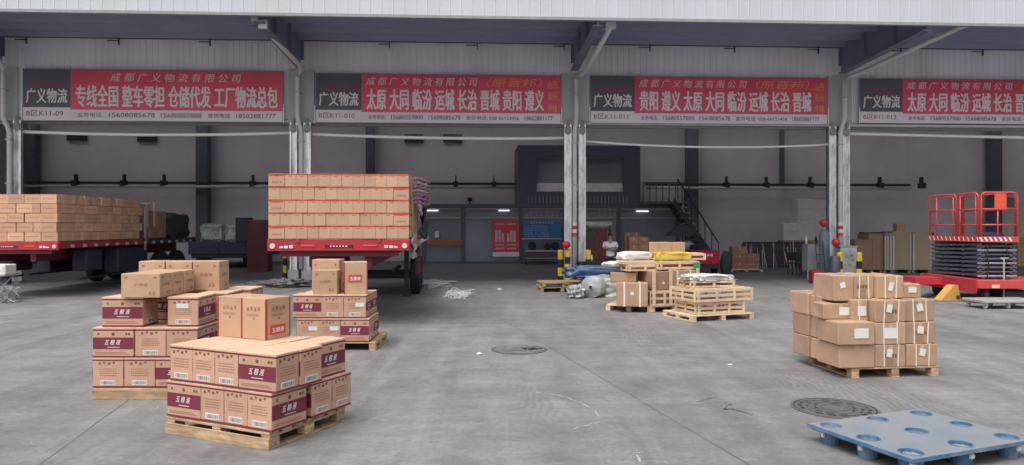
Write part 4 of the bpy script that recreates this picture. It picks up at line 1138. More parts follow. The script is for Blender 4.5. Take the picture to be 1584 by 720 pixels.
# ------------------------------------------------------------------ trailers and their loads
def wheel(parent, x, y, r=.5, w=.28):
    o = MB().lathe([(r * .62, -w/2), (r * .93, -w/2), (r, -w/2 + .04), (r, w/2 - .04), (r * .93, w/2), (r * .62, w/2)], (0, 0, 0), 28, 'x').build('wheel', M_BLACK, parent, loc=(x, y, r), smooth=False)
    MB().lathe([(r * .61, -w/2 + .03), (r * .55, w/2 - .06), (r * .2, w/2 - .03), (r * .18, w/2 + .01)], (0, 0, 0), 20, 'x').build('rim', M_STEELDK, o)
    return o
def trailer(X, Y, rz, deck, label, length, axles, legy=None, tl=None):
    t = thing('flatbed_trailer', label, 'trailer', (X, Y, 0), rz, 'flatbed trailers backed up to the bays')
    hw = 1.25
    MB().bbox(-hw, hw, .09, length, deck - .06, deck - .001, .004).build('deck', M_REDDK, t)
    MB().bbox(-hw - .01, hw + .01, .0, .088, deck - .20, deck + .02, .012).build('rear_beam', M_REDTR, t)
    MB().box(-hw + .2, hw - .2, .1, .2, deck - .30, deck - .205).build('rear_crossmember', M_REDDK, t)
    for s in (-1, 1):
        MB().box(s * hw - .03, s * hw + .03, .09, 4.6, deck - .16, deck + .01).build('side_rail', M_REDRL, t); MB().box(s * hw - .028, s * hw + .028, 4.601, length, deck - .16, deck + .005).build('side_rail', M_CHASSIS, t)
        MB().box(s * .5 - .07, s * .5 + .07, .22, length, deck - .50, deck - .061).build('chassis_beam', M_REDDK, t)
    hooks = MB()
    k = .5
    while k < length:
        for s in (-1, 1): hooks.box(s * (hw + .03), s * (hw + .03) + s * .05 if s > 0 else s * (hw + .03) - .05, k, k + .10, deck - .15, deck - .07) if s > 0 else hooks.box(-(hw + .08), -(hw + .03), k, k + .1, deck - .15, deck - .07)
        k += .55
    hooks.build('lashing_hook', M_GREYL, t)
    m = MB()
    for k in range(int(length / 1.0)): m.box(-1.2, 1.2, .4 + k, .5 + k, deck - .18, deck - .061)
    m.build('crossmember', M_CHASSIS, t)
    for s in (-1, 1):
        MB().lathe([(.045, -.018), (.05, -.001)], (s * 1.17, 0, deck - .11), 16, 'y').build('tail_lamp', M_LENS, t)
        for k, xx in enumerate((.84, .93, 1.01)):
            MB().bbox(s * xx - .034, s * xx + .034, -.016, -.001, deck - .15, deck - .095 - .01 * k, .004).build('tail_lamp', [M_LENS, M_REFLEC, M_LENS][k], t)
        MB().box(s * .55 - .12, s * .55 + .12, -.012, -.001, deck - .115, deck - .085).build('reflector_strip', mat('red_reflector', (.75, .10, .10), .3), t)
    MB().box(-.25, .25, -.012, -.001, deck - .135, deck - .09).build('number_plate_recess', M_CHASSIS, t)
    m = MB()
    for k in range(6): m.box(-.16 + k * .055, -.16 + k * .055 + .03, -.016, -.0125, deck - .125, deck - .10)
    m.build('plate_marks', M_LENS, t)
    for s in (-1, 1):
        MB().bbox(s * .72 - .03, s * .72 + .03, -.02, .0, deck - .045, deck + .03, .004).build('twist_lock', M_REDTR, t)
    for y in axles:
        MB().tube([(-1.0, y, .5), (1.0, y, .5)], .08, 8).build('axle', M_CHASSIS, t)
        for s in (-1, 1):
            wheel(t, s * 1.05, y, .5, .26); 
            MB().box(s * .5 - .05, s * .5 + .05, y - .5, y + .5, .62, .70).build('leaf_spring', M_CHASSIS, t)
    for y0_, y1_, zz0 in ((1.4, 2.2, .62), (3.0, 4.8, .48)):
        if legy is None:
            for s in (-1, 1):
                MB().bbox(s * .98 - .2, s * .98 + .2, y0_, y1_, zz0, deck - .22, .03).build('under_deck_filler', M_NAVY, t)  # dark boxes added to make the space under the deck darker
                MB().box(s * 1.2 - .015, s * 1.2 + .015, y0_ - .3, y1_ + .2, .42, .47).build('side_guard', M_NAVY, t)
    if legy:
        for s in (-1, 1):
            MB().box(s * .85 - .06, s * .85 + .06, legy - .06, legy + .06, .05, deck - .2).box(s * .85 - .12, s * .85 + .12, legy - .1, legy + .1, 0, .049).build('landing_leg', M_CHASSIS, t)
    return t
# second trailer (middle of the picture)
TX, TY, TR, TD = ax(524.5, 12.8), 12.8, R(5), 1.60
trailer(TX, TY, TR, TD, 'red flatbed trailer stacked with tan cartons, backed out between first and second bays', 9.6, (6.6, 7.9), 5.9)
def trk_carton(L, W, H, kind):
    """kind 2: tan with red top line; kind 1: orange board with dark marks on the long side"""
    m0 = M_CARTON_TRK2 if kind == 2 else M_CARTON_TRK
    o = MB().bbox(-L/2, L/2, -W/2, W/2, 0, H, .004).build('carton', m0); tag(o, 'x', 'carton')
    m, n = MB(), MB()
    for sgn, half, wd in ((0, W/2, L), (math.pi/2, L/2, W), (-math.pi/2, L/2, W)):
        Mx = RZ(sgn)
        if kind == 2:
            m.box(-wd/2 + .001, wd/2 - .001, -half - .0015, -half, H - .026, H - .002, 0, Mx)
            n.box(-.03, .03, -half - .0015, -half, H * .78, H * .83, 0, Mx)
            if wd > .25:
                m.box(-wd/2 + .02, wd/2 - .02, -half - .0015, -half, H * .80, H * .90, 0, Mx)
                for k in range(4): n.box(-.08 + k * .045, -.08 + k * .045 + .03, -half - .0016, -half, H * .28, H * .40, 0, Mx)
        else:
            for k in range(5 if wd > .3 else 2):
                w = .026
                x = -wd/2 * .62 + k * (wd * .62 / (4 if wd > .3 else 1.0)) - w/2 + .0
                n.box(x, x + w, -half - .0015, -half, H * .46, H * .56, 0, Mx)
            m.box(-wd/2 + .002, wd/2 - .002, -half - .001, -half, H - .010, H - .004, 0, Mx)
    put(m, 'edge_line', M_RED_PRINT if kind == 2 else M_INK_SOFT, o); put(n, 'dark_print', M_INK_SOFT if kind == 2 else M_INK, o)
    return o
RH = .234
TN = trk_carton(.279, .1985, RH - .003, 2)      # narrow end faces back when turned 90
LT2 = 'tan carton with red top edge stacked on the second trailer'
GT2 = 'tan cartons loaded on the second trailer'
ORD = ['first', 'second', 'third', 'fourth', 'fifth', 'sixth', 'seventh', 'eighth', 'ninth', 'tenth', 'eleventh', 'twelfth', 'thirteenth', 'fourteenth'] + ['%dth' % k for k in range(15, 40)]
ROWN = ['bottom', 'second lowest', 'middle', 'second highest', 'top']
def t2(x, y, z, r, lab=LT2):
    first_or_copy(TN, USED, fr((TX, TY), TR, x + random.uniform(-.002, .002), y + random.uniform(-.012, .006), z), TR + R(r), lab, GT2)
for r in range(5):
    z = TD + .022 + r * RH
    top = (r % 2 == 0)
    x = -1.24
    seq = ([1] + [0] * 11) if top else ([0] * 11 + [1])
    for ci, s in enumerate(seq):
        w = .283 if s else .2005
        t2(x + w/2, .14 if not s else .10, z, 90 if not s else 0, 'red topped carton, %s from left in the %s row, second trailer rear' % (ORD[ci], ROWN[r])); x += w
    # right hand flank of the load
    y = .285 if top else .205; ci = 1
    while y < 2.7:
        w = .2005 if top else .283
        t2(1.235 - (.14 if top else .10), y + w/2, z, 0 if top else 90, 'red topped carton, %s behind the corner, %s row, second trailer flank' % (ORD[ci - 1], ROWN[r])); y += w + .002; ci += 1
    if r == 4:
        pass
m = MB().box(-1.2, 1.0, .3, 2.6, TD + .03, TD + RH * 5 - .01)
tag(m.build('load_core', M_CARTON_TRK2, None, loc=(TX, TY, 0), rz=TR), 'body of stacked cartons behind the outer rows on the second trailer', 'carton stack', kind='stuff')
# film, webbing and cords hanging on its right flank
def sheet(name, label, cat, m, x, y0, y1, z0, z1, loc, rz, nx=18, nz=22, amp=.05, seed=1, group=None, bend=0.0, kind=None):
    rr = random.Random(seed); ph = [rr.uniform(0, 6.28) for _ in range(8)]
    vs, fs = [], []
    for i in range(nx + 1):
        for j in range(nz + 1):
            a, b = i / nx, j / nz
            d = amp * (math.sin(9 * a + ph[0] + 3 * b) + .7 * math.sin(17 * a + ph[1] - 6 * b) + .5 * math.sin(13 * b + ph[2])) * (1 - .3 * b)
            vs.append((x + d + bend * (1 - b), y0 + (y1 - y0) * a + .3 * d, z0 + (z1 - z0) * b + (.06 * math.sin(11 * a + ph[3]) if j == 0 else 0)))
    for i in range(nx):
        for j in range(nz):
            k = i * (nz + 1) + j; fs.append((k, k + nz + 1, k + nz + 2, k + 1))
    n = len(vs); vs2 = [(a + .004, b + .001, c) for a, b, c in vs]
    mm = MB().add(vs, fs).add(vs2, [f[::-1] for f in fs])
    o = mm.build(name, m, None, loc=loc, rz=rz, smooth=True); tag(o, label, cat, group, kind); return o
tl = (TX, TY, 0)
sheet('stretch_film', 'loose clear stretch film bunched at the rear corner of the second trailer', 'film', M_FILM, 1.32, .05, .7, TD - .30, TD + .10, tl, TR, amp=.03, seed=4)
wb_ = thing('ratchet_webbing', 'bundle of purple webbing looped over the top right of the second trailer load', 'webbing', fr((TX, TY), TR, 1.36, 1.1, 0), TR)
for k in range(7):
    z = TD + 1.14 - k * .075; rr = random.Random(k)
    pts = [(-.10 + rr.uniform(-.03, .03), -.5, z), (.0, -.2, z + .03), (.14, .1, z + .04 - rr.random() * .05), (.20, .5, z - .01), (.05, .95, z - .05)]
    MB().tube(pts, .026, 6).build('strap', M_PURPLE if k % 2 == 0 or k > 4 else M_FILM, wb_, smooth=True)
sheet('stretch_film', 'crumpled film hanging below the purple webbing', 'film', M_FILM, 1.40, .9, 1.5, TD + .50, TD + .72, tl, TR, amp=.03, seed=9)
sheet('tarpaulin', 'dark folded tarpaulin hanging on the far right flank of the second trailer', 'tarpaulin', M_CHASSIS, 1.42, 1.9, 3.1, TD + .02, TD + .85, tl, TR, amp=.05, seed=6)
cd = thing('lashing_cord', 'brown cords lashed down the right flank of the second trailer load', 'cord', tl, TR)
for k in range(7):
    y = .12 + k * .33; rr = random.Random(k + 20)
    pts = [(1.27, y, TD + 1.18), (1.285, y + .03, TD + .8), (1.30, y + rr.uniform(-.06, .06), TD + .4), (1.31, y + .02, TD - .02), (1.33, y, TD - .16)]
    MB().tube(pts, .012, 5).build('cord', M_WOODD, cd)
MB().bbox(-.06, .06, -.2, .35, -.35, .35, .04).build('side_tank', M_REDDK, None)
bpy.data.objects['side_tank'].location = fr((TX, TY), TR, 1.2, 4.6, 1.0); bpy.data.objects['side_tank'].rotation_euler = (0, 0, TR)
tag(bpy.data.objects['side_tank'], 'dull red tank slung under the right side of the second trailer', 'tank')
# first trailer (left)
SX, SY, SR, SD = ax(88, 18.0) - 1.25, 18.0, R(1.2), 1.44
trailer(SX, SY, SR, SD, 'dark red flatbed trailer with orange cartons at the left edge', 8.2, (5.9, 7.1), None)
RH1 = .240
TL = trk_carton(.404, .189, RH1 - .006, 1)
LT1 = 'orange brown carton with dark printed marks stacked on the left trailer'
GT1 = 'orange cartons loaded on the left trailer'
def t1(x, y, z, r, lab=LT1):
    first_or_copy(TL, USED, fr((SX, SY), SR, x + random.uniform(-.016, .012), y + random.uniform(-.012, .008), z), SR + R(r + random.uniform(-.5, .5)), lab, GT1)
for r in range(5):
    z = SD + .022 + r * RH1
    x = 1.24; rr = random.Random(r); off = .21 if r % 2 else 0
    k = 0
    while x > -.6:
        w = .41 if not (k == 1 and r % 2) else .195
        t1(x - w/2, .10 if w > .3 else .205, z, 0 if w > .3 else 90, 'orange carton, %s from the corner, %s row, left trailer rear' % (ORD[k], ROWN[r])); x -= w + .004; k += 1
    y = .20; ci = 0
    while y < 4.1:
        w = .198 if r % 2 == 0 else .413
        if r % 2 == 1 and rr.random() < .25: w = .198
        t1(1.235 - (.205 if w < .3 else .10), y + w/2, z, 0 if w < .3 else 90, 'orange carton, %s from the corner, %s row, left trailer flank' % (ORD[ci], ROWN[r])); ci += 1
        y += w + (.012 if rr.random() < .2 else .001)
MB().box(-1.2, 1.0, .25, 4.0, SD + .03, SD + RH1 * 5 - .02)
tag(MB().box(-1.2, .80, .32, 4.0, SD + .03, SD + RH1 * 5 - .02).build('load_core', M_CARTON_DK, None, loc=(SX, SY, 0), rz=SR), 'body of stacked cartons behind the outer rows on the left trailer', 'carton stack', kind='stuff')
MB_st = thing('stake_frame', 'pale upright stakes with a brown panel behind the orange cartons', 'stake frame', fr((SX, SY), SR, .85, 4.5, SD), SR)
MB().box(.38, .43, -.05, 0, -.35, .95).build('stake', M_STEELLT, MB_st)
MB().box(-.02, .03, -.05, 0, 0, 1.18).build('stake', M_WOOD, MB_st)
MB().box(.50, .55, .3, .35, .4, 1.18).build('stake', M_WOOD, MB_st)
MB().box(.031, .499, -.02, .02, .35, 1.08).build('panel', M_PINKW, MB_st)
MB().box(-.04, .6, -.07, -.05, 1.10, 1.16).build('rail', M_WOODD, MB_st)
x = 0
for k in range(5):
    for j in range(3):
        if True:
            o = MB().bbox(-.17, .17, -.12, .12, 0, .29, .006).build('carton', M_CARTON_DK, None, loc=fr((SX, SY), SR, 1.05, 4.85 + k * .25, SD + .022 + j * .295), rz=SR)
            tag(o, 'dark brown carton behind the pale stake, %s column, %s' % (ORD[k], ['lowest', 'middle', 'uppermost'][j]), 'carton', 'dark cartons behind the pale stake')
# headboard cargo and dark lorry in the depth of the first bay
p = at(252, 413); 
o = sheet('tarpaulin', 'dark green tarpaulin over cargo at the front of the left trailer', 'tarpaulin', mat('dark_green_tarp', (.05, .055, .055), .7, var=.2), 0, 0, .01, 0, .01, (0, 0, -5), 0)
bpy.data.objects.remove(o)
m = MB().blob((0, 0, .42), (.62, .9, .45), 44, 20, wob=.02, seed=3, power=.4, rump=.15, fr_=5)
tag(m.build('tarpaulin', mat('dark_green_tarp', (.05, .055, .055), .7, var=.2), None, loc=fr((SX, SY), SR, .55, 7.2, SD - .02), rz=SR, smooth=True), 'dark green tarpaulin over cargo at the front of the left trailer', 'tarpaulin')

lr = thing('lorry', 'dark navy flatbed lorry parked deep inside the first bay', 'lorry', (ax(338, 31), 31, 0), R(3))
MB().bbox(-1.3, 1.3, 0, 5.5, .62, 1.16, .02).build('tailboard', mat('navy_lorry_paint', (.035, .04, .075), .5, var=.2), lr)
MB().box(-1.2, 1.2, .1, 5.4, .45, .619).build('chassis', M_CHASSIS, lr)
for s in (-1, 1):
    wheel(lr, s * 1.0, 1.0, .45, .3)
    MB().box(s * .95 - .1, s * .95 + .1, -.02, -.001, .70, .78).build('tail_lamp', M_REDDK, lr)
MB().box(-.03, .03, -.02, 0, .62, 1.16).build('hinge_bar', M_CHASSIS, lr)
m = MB().blob((-.42, .6, .38), (.52, .5, .40), 44, 20, wob=.02, seed=5, power=.35, rump=.2, fr_=6)
tag(m.build('wrapped_bundle', M_FILM, None, loc=(ax(338, 31), 31.2, 1.15), rz=R(3), smooth=True), 'white film wrapped bundle on the left of the navy lorry bed', 'bundle', 'bundles on the navy lorry')
m = MB().blob((.62, .6, .38), (.50, .5, .40), 44, 20, wob=.02, seed=8, power=.3, rump=.15, fr_=6)
tag(m.build('wrapped_bundle', M_FILM, None, loc=(ax(338, 31), 31.2, 1.15), rz=R(3), smooth=True), 'white film wrapped bundle with strapping on the right of the navy lorry bed', 'bundle', 'bundles on the navy lorry')
m = MB().bbox(-.28, .28, -.3, .3, 0, 1.05, .03)
tag(m.build('grey_cabinet', M_DARK, None, loc=(ax(378, 30.5), 30.5, .9)), 'dark grey cabinet standing at the right end of the navy lorry bed', 'cabinet')
bpy.data.objects['grey_cabinet'].location.z = 1.16
m = MB().bbox(-.42, .42, -.3, .3, 0, 2.1, .02).box(-.3, .3, -.32, -.30, .3, 1.9)
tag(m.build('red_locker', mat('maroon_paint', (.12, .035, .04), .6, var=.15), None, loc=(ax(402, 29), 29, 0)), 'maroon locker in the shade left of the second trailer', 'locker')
# ------------------------------------------------------------------ person
def skin_mesh(name, nodes, edges, material, parent, loc=(0, 0, 0), subs=2):
    me = bpy.data.meshes.new(name); me.from_pydata([n[0] for n in nodes], edges, []); o = bpy.data.objects.new(name, me); COL.objects.link(o)
    md = o.modifiers.new('s', 'SKIN'); me.skin_vertices.new() if not me.skin_vertices else None
    sv = me.skin_vertices[0].data
    for i, n in enumerate(nodes): sv[i].radius = n[1] if isinstance(n[1], tuple) else (n[1], n[1])
    sv[0].use_root = True
    md2 = o.modifiers.new('ss', 'SUBSURF'); md2.levels = md2.render_levels = subs
    dg = bpy.context.evaluated_depsgraph_get(); dg.update()
    me2 = bpy.data.meshes.new_from_object(o.evaluated_get(dg)); bpy.data.objects.remove(o)
    me2.name = name; me2.materials.clear(); me2.materials.append(material)
    me2.polygons.foreach_set('use_smooth', [True] * len(me2.polygons))
    o = bpy.data.objects.new(name, me2); COL.objects.link(o); o.location = loc
    if parent: o.parent = parent
    return o
PD = 24.6
person = thing('person', 'person in pale short sleeved shirt and dark trousers, arms folded, behind the dark table', 'person', (ax(944, PD), PD, 0), R(-6))
person.scale = (.9, .9, .9)
nodes = [((0, 0, .96), (.15, .11)), ((0, 0, 1.15), (.13, .10)), ((0, 0, 1.36), (.17, .11)), ((0, 0, 1.47), (.07, .06)), ((0, -.01, 1.56), (.052, .055)),
         ((0, -.02, 1.64), (.078, .09)), ((0, -.01, 1.71), (.06, .07)),
         ((.10, 0, .88), .085), ((.11, -.01, .50), .058), ((.12, .02, .09), .042), ((.13, -.10, .04), .038), ((.13, -.17, .03), .025),
         ((-.10, 0, .88), .085), ((-.12, -.01, .50), .058), ((-.13, .02, .09), .042), ((-.14, -.10, .04), .038), ((-.14, -.17, .03), .025),
         ((.20, .0, 1.41), .06), ((.25, -.02, 1.16), .042), ((.10, -.20, 1.13), .034), ((-.05, -.21, 1.17), .030),
         ((-.20, .0, 1.41), .06), ((-.25, -.02, 1.17), .042), ((-.12, -.17, 1.20), .034), ((.04, -.17, 1.22), .030)]
edges = [(0, 1), (1, 2), (2, 3), (3, 4), (4, 5), (5, 6), (0, 7), (7, 8), (8, 9), (9, 10), (10, 11), (0, 12), (12, 13), (13, 14), (14, 15), (15, 16),
         (2, 17), (17, 18), (18, 19), (19, 20), (2, 21), (21, 22), (22, 23), (23, 24)]
skin_mesh('body', nodes, edges, M_SKIN, person)
sh = [((0, 0, .98), (.175, .135)), ((0, 0, 1.16), (.165, .13)), ((0, 0, 1.36), (.195, .13)), ((0, 0, 1.455), (.09, .075)),
      ((.215, .0, 1.40), .078), ((.255, -.015, 1.22), .070), ((-.215, .0, 1.40), .078), ((-.255, -.015, 1.22), .070), ((0, 0, .90), (.17, .135))]
skin_mesh('shirt', sh, [(0, 1), (1, 2), (2, 3), (2, 4), (4, 5), (2, 6), (6, 7), (0, 8)], M_SHIRT, person)
tr = [((0, 0, .93), (.165, .13)), ((.10, 0, .84), .105), ((.11, -.01, .50), .078), ((.12, .01, .10), .062), ((-.10, 0, .84), .105), ((-.12, -.01, .50), .078), ((-.13, .01, .10), .062)]
skin_mesh('trousers', tr, [(0, 1), (1, 2), (2, 3), (0, 4), (4, 5), (5, 6)], M_TROUS, person)
MB().blob((0, .012, 1.705), (.088, .098, .075), 14, 8, wob=.03, seed=1).build('hair', M_HAIR, person, smooth=True)
for s in (-1, 1):
    MB().blob((s * .030, -.105, 1.652), (.010, .006, .006), 8, 6).build('eye', M_HAIR, person, smooth=True)
    MB().blob((s * .085, -.01, 1.64), (.012, .02, .03), 8, 6).build('ear', M_SKIN, person, smooth=True)
    MB().bbox(s * .135 - .05, s * .135 + .05, -.20, .07, 0, .07, .02).build('shoe', M_PAPER, person)
MB().blob((0, -.115, 1.625), (.013, .02, .02), 8, 6).build('nose', M_SKIN, person, smooth=True)
MB().box(-.024, .024, -.106, -.098, 1.588, 1.594).build('mouth', M_LET_MAGENTA, person)
for s, hx, hz in ((1, -.05, 1.17), (-1, .04, 1.22)):       # hands laid over the folded arms, fingers closed
    for k in range(4):
        MB().tube([(hx - s * .02, -.235 + .012, hz + .03 - k * .019), (hx - s * .06, -.235, hz + .028 - k * .019), (hx - s * (.09 - .006 * k), -.215, hz + .022 - k * .019)], [.009, .009, .007], 6).build('finger', M_SKIN, person, smooth=True)
    MB().tube([(hx, -.22, hz + .04), (hx - s * .03, -.235, hz + .06)], [.011, .009], 6).build('thumb', M_SKIN, person, smooth=True)

# ------------------------------------------------------------------ crates, cluster in front of the third bay
def crate(x, y, z, rz, L, W, H, label, nslat=3, nx=3, m=M_WOODL, group='wooden crates', sl=.05, inside=None, gapf=1.0):
    t = thing('wooden_crate', label, 'crate', (x, y, z), rz, group)
    hs_ = min(sl, H / 3.2)
    for s in (-1, 1):
        for k in range(nslat):
            zz_ = (H - hs_) * k / (nslat - 1) if nslat > 1 else 0
            if H / hs_ < 3.4 and k == 1 and nslat > 2: continue
            MB().bbox(-L/2, L/2, s * W/2 - .012, s * W/2 + .012, zz_ , zz_ + hs_, .003).build('slat', m, t)
            MB().bbox(s * L/2 - .012, s * L/2 + .012, -W/2 + .013, W/2 - .013, zz_, zz_ + hs_, .003).build('slat', m, t)
        for k in range(nx + 1):
            x_ = -L/2 + .03 + (L - .06) * k / nx
            MB().bbox(x_ - .028, x_ + .028, s * (W/2 + .013 + .009) - .009, s * (W/2 + .022) + .009, -.001, H + .002, .003).build('upright', m, t)
        for k in range(3):
            y_ = -W/2 + .04 + (W - .08) * k / 2
            MB().bbox(s * (L/2 + .022) - .009, s * (L/2 + .022) + .009, y_ - .028, y_ + .028, 0, H + .001, .003).build('upright', m, t)
    n = 5
    for k in range(n):
        y_ = -W/2 + .06 + (W - .12) * k / (n - 1)
        MB().bbox(-L/2 + .02, L/2 - .02, y_ - .04, y_ + .04, H - .0, H + .016, .003).build('top_board', m, t)
    if inside:
        MB().bbox(-L/2 + .05, L/2 - .05, -W/2 + .05, W/2 - .05, .01, H - .02, .01).build('packed_goods', inside, t)
    return t
def wbox(x, y, z, rz, L, W, H, label, m=M_CARTON_BRN, strap=0, paper=None, group='cartons in the crate cluster', name='brown_carton'):
    o = warp(MB().bbox(-L/2, L/2, -W/2, W/2, 0, H, .01), L, W, H).build(name, m, None, loc=(x, y, z), rz=rz); tag(o, label, 'carton', group)
    MB().box(-L/2 + .01, L/2 - .01, -.03, .03, H, H + .002).build('tape', M_TAPE, o)
    for k in range(strap):
        xx = -L/2 + L * (k + .5) / strap
        MB().box(xx - .018, xx + .018, -W/2 - .005, -W/2, 0, H).box(xx - .018, xx + .018, -W/2 - .005, W/2, H + .003, H + .006).build('strap', M_STRAP, o)
    if paper: MB().box(paper[0] - paper[2]/2, paper[0] + paper[2]/2, -W/2 - .003, -W/2, paper[1] - paper[3]/2, paper[1] + paper[3]/2).build('paper_label', M_PAPER, o)
    return o
KR = R(16)
K0 = Vector((ax(1019, 15.2), 15.2, 0))       # front corner of the cluster
def kp(x, y, z=0): return fr(K0, KR, x, y, z)
pallet('wooden_pallet', 'pale pallet under the left half of the mixed crate cluster', *kp(-.25, .75)[:2], R(-20), 1.0, 1.0, .13, m=M_WOODL, seed=6)
pallet('wooden_pallet', 'pale pallet under the slatted crate in the mixed crate cluster', *kp(.42, .55)[:2], KR, 1.15, 1.0, .13, m=M_WOODL, seed=7)
wbox(*kp(-.44, .40, .131), R(-8), .66, .6, .50, 'square brown carton with two pale straps at the left of the crate cluster', strap=2, paper=(.0, .28, .07, .07))
wbox(*kp(-.50, .72, .633), R(-8), .55, .5, .20, 'short brown carton on top of the two strap carton')
crate(*kp(.42, .45, .131), KR, 1.10, .8, .32, 'low slatted crate with a cross brace under the long cartons', 3, 4, inside=M_CARTON_BRN)
wbox(*kp(.10, .42, .475), KR, .42, .7, .40, 'dark brown carton with white sticker above the low slatted crate', paper=(.05, .15, .05, .05), m=M_CARTON_DK)
wbox(*kp(.64, .42, .475), KR, .62, .7, .42, 'long brown carton with stamp between wooden battens in the crate cluster', strap=2)
for x in (-.10, .30, .95):
    o = MB().bbox(-.035, .035, -.04, -.005, .14, .93, .004).build('batten', M_WOODL, None, loc=kp(x, .04, 0), rz=KR)
    tag(o, {-.10: 'tall pinkish batten at the left of the dark brown carton', .30: 'upright pale batten left of the stamped carton', .95: 'upright pale batten right of the stamped carton'}[x], 'batten', 'upright wooden battens')
crate(*kp(-.15, .65, .87), KR, .8, .6, .12, 'flat thin crate of planks beneath the white sack', 2, 2, inside=M_WOODD)
crate(*kp(.60, .50, .905), KR, .95, .6, .16, 'flat crate with reddish goods and a green label in the crate cluster', 2, 2, inside=mat('red_goods', (.42, .10, .08), .6))
o = MB().box(-.08, .08, -.012, .0, 0, .13).build('green_label', mat('green_print', (.05, .30, .12), .6), None, loc=kp(1.0, .15, .92), rz=KR)
tag(o, 'small green and white label card fixed to the flat crate', 'label card')
crate(*kp(.85, .75, 1.085), KR, 1.15, .5, .14, 'uppermost flat crate sticking out to the right with a red stripe', 2, 3, inside=mat('red_goods', (.42, .10, .08), .6))
wr = MB().blob((0, 0, .095), (.43, .30, .10), 56, 22, wob=.01, seed=2, power=.32, rump=.10, fr_=7).build('yellow_wrapped_bundle', M_YWRAP, None, loc=kp(.55, .62, 1.08), rz=KR, smooth=True)
tag(wr, 'yellow wrapped bundle in the middle of the crate cluster', 'bundle')
wbox(*kp(.37, .66, 1.262), KR + R(4), .36, .34, .23, 'left one of two small tan cartons on the yellow bundle', M_CARTON_TAN)
wbox(*kp(.80, .78, 1.262), KR - R(5), .37, .34, .22, 'right one of two small tan cartons on the yellow bundle', M_CARTON_TAN)
s = MB().blob((0, 0, .085), (.37, .27, .095), 56, 22, wob=.01, seed=12, power=.5, rump=.12, fr_=6).build('white_sack', M_SACK, None, loc=kp(-.22, .72, 1.10), rz=KR, smooth=True)
tag(s, 'plump white woven sack lying on the left of the crate cluster', 'sack')
s = MB().blob((0, 0, .06), (.26, .2, .06), 40, 16, wob=.02, seed=14, power=.7, rump=.25, fr_=6).build('white_sack', M_SACK, None, loc=kp(-.62, .90, .94), rz=KR + .5, smooth=True)
tag(s, 'small white bag drooping at the left end of the crate cluster', 'sack')
pb = MB().bbox(-.42, .42, -.2, .2, 0, .09, .02)
tag(pb.build('plank_bundle', M_WOODL, None, loc=kp(-.22, .62, 1.005), rz=KR), 'bundle of pale planks just under the plump white sack', 'plank bundle')
# right crate stack
J0 = Vector((ax(1135, 13.9), 13.9, 0)); JR = R(20)
def jp(x, y, z=0): return fr(J0, JR, x, y, z)
pallet('wooden_pallet', 'wide pale pallet under the stack of empty slatted crates', *jp(-.16, .62)[:2], JR, 1.45, 1.05, .12, m=M_WOODL, seed=9)
crate(*jp(-.14, .58, .122), JR, 1.10, .75, .23, 'lowest slatted crate of the pale crate stack', 3, 3)
crate(*jp(-.12, .56, .372), JR + R(3), 1.36, .85, .24, 'widest slatted crate in the middle of the pale crate stack', 3, 3)
crate(*jp(-.22, .60, .632), JR - R(6), .92, .6, .13, 'narrow crate near the top of the pale crate stack', 2, 2)
m = MB().blob((0, 0, .03), (.46, .30, .05), 60, 16, wob=.02, seed=21, power=.4, rump=.35, fr_=9)
tag(m.build('film_sheet', M_SACK, None, loc=jp(-.22, .60, .785), rz=JR, smooth=True), 'crumpled white sheet on top of the pale crate stack', 'sheet')
# empty pallet near the middle pier, tarpaulin roll and wrapped roll
p = at(868, 452)
pallet('wooden_pallet', 'empty weathered pallet lying by the foot of the middle pier', p.x, p.y + .5, R(4), 1.25, 1.1, .14, m=M_WOODD, seed=11)
pallet('wooden_pallet', 'second weathered pallet stacked on the empty one by the middle pier', p.x + .02, p.y + .5, R(6), 1.22, 1.1, .12, m=M_WOODD, seed=12, z=.142)
rl = thing('wrapped_roll', 'big film wrapped roll lying end on beside the crate cluster', 'roll', (ax(914, 18.3), 18.3, .275), R(-28))
rl.scale = (.72, .9, .72)
def spiral_end(m, r, y):
    pass
MB().lathe([(.02, 0), (.10, -.02), (.12, .02), (.20, -.03), (.22, .02), (.29, -.03), (.31, .02), (.37, -.01), (.395, .03), (.40, .3), (.385, .5), (.40, .9), (.38, 1.4), (.28, 1.45), (.05, 1.46)], (0, 0, 0), 30, 'y').build('film', mat('smooth_film', (.42, .435, .44), .25, var=.25, scale=5, bump=.3, bscale=10, spec=.8), rl, smooth=True)
MB().lathe([(.06, -.03), (.06, .0)], (0, 0, 0), 16, 'y').build('core', M_TROUS, rl)
m = MB().blob((0, 0, .16), (.20, .3, .16), 60, 26, wob=.04, seed=31, power=.7, rump=.4, fr_=8)
tag(m.build('film_heap', M_FILM, None, loc=(ax(890, 18.4), 18.4, -.02), smooth=True), 'crumpled heap of clear film left of the wrapped roll', 'film heap')
m = MB().blob((0, 0, .22), (.50, .45, .24), 60, 26, wob=.03, seed=33, power=.5, rump=.35, fr_=8)
tag(m.build('film_heap', mat('greenish_film', (.42, .43, .36), .3, var=.35, scale=5, bump=.9, bscale=12), None, loc=(ax(945, 18.9), 19.0, -.02), smooth=True), 'greenish wrapped bundle right of the roll', 'film heap')
m = MB().blob((0, 0, .0), (.78, .42, .15), 70, 26, wob=.02, seed=35, power=.5, rump=.35, fr_=6)
tag(m.build('blue_tarpaulin', M_TARPB, None, loc=(ax(925, 19.4), 19.6, .585), rz=R(3), smooth=True), 'folded blue tarpaulin lying across the wrapped rolls', 'tarpaulin')
m = MB().bbox(-.5, .5, -.4, .4, 0, .46, .04)
tag(m.build('wrapped_crate', M_FILM, None, loc=(ax(925, 20.0), 20.1, 0)), 'wrapped crate half hidden under the blue tarpaulin', 'crate')
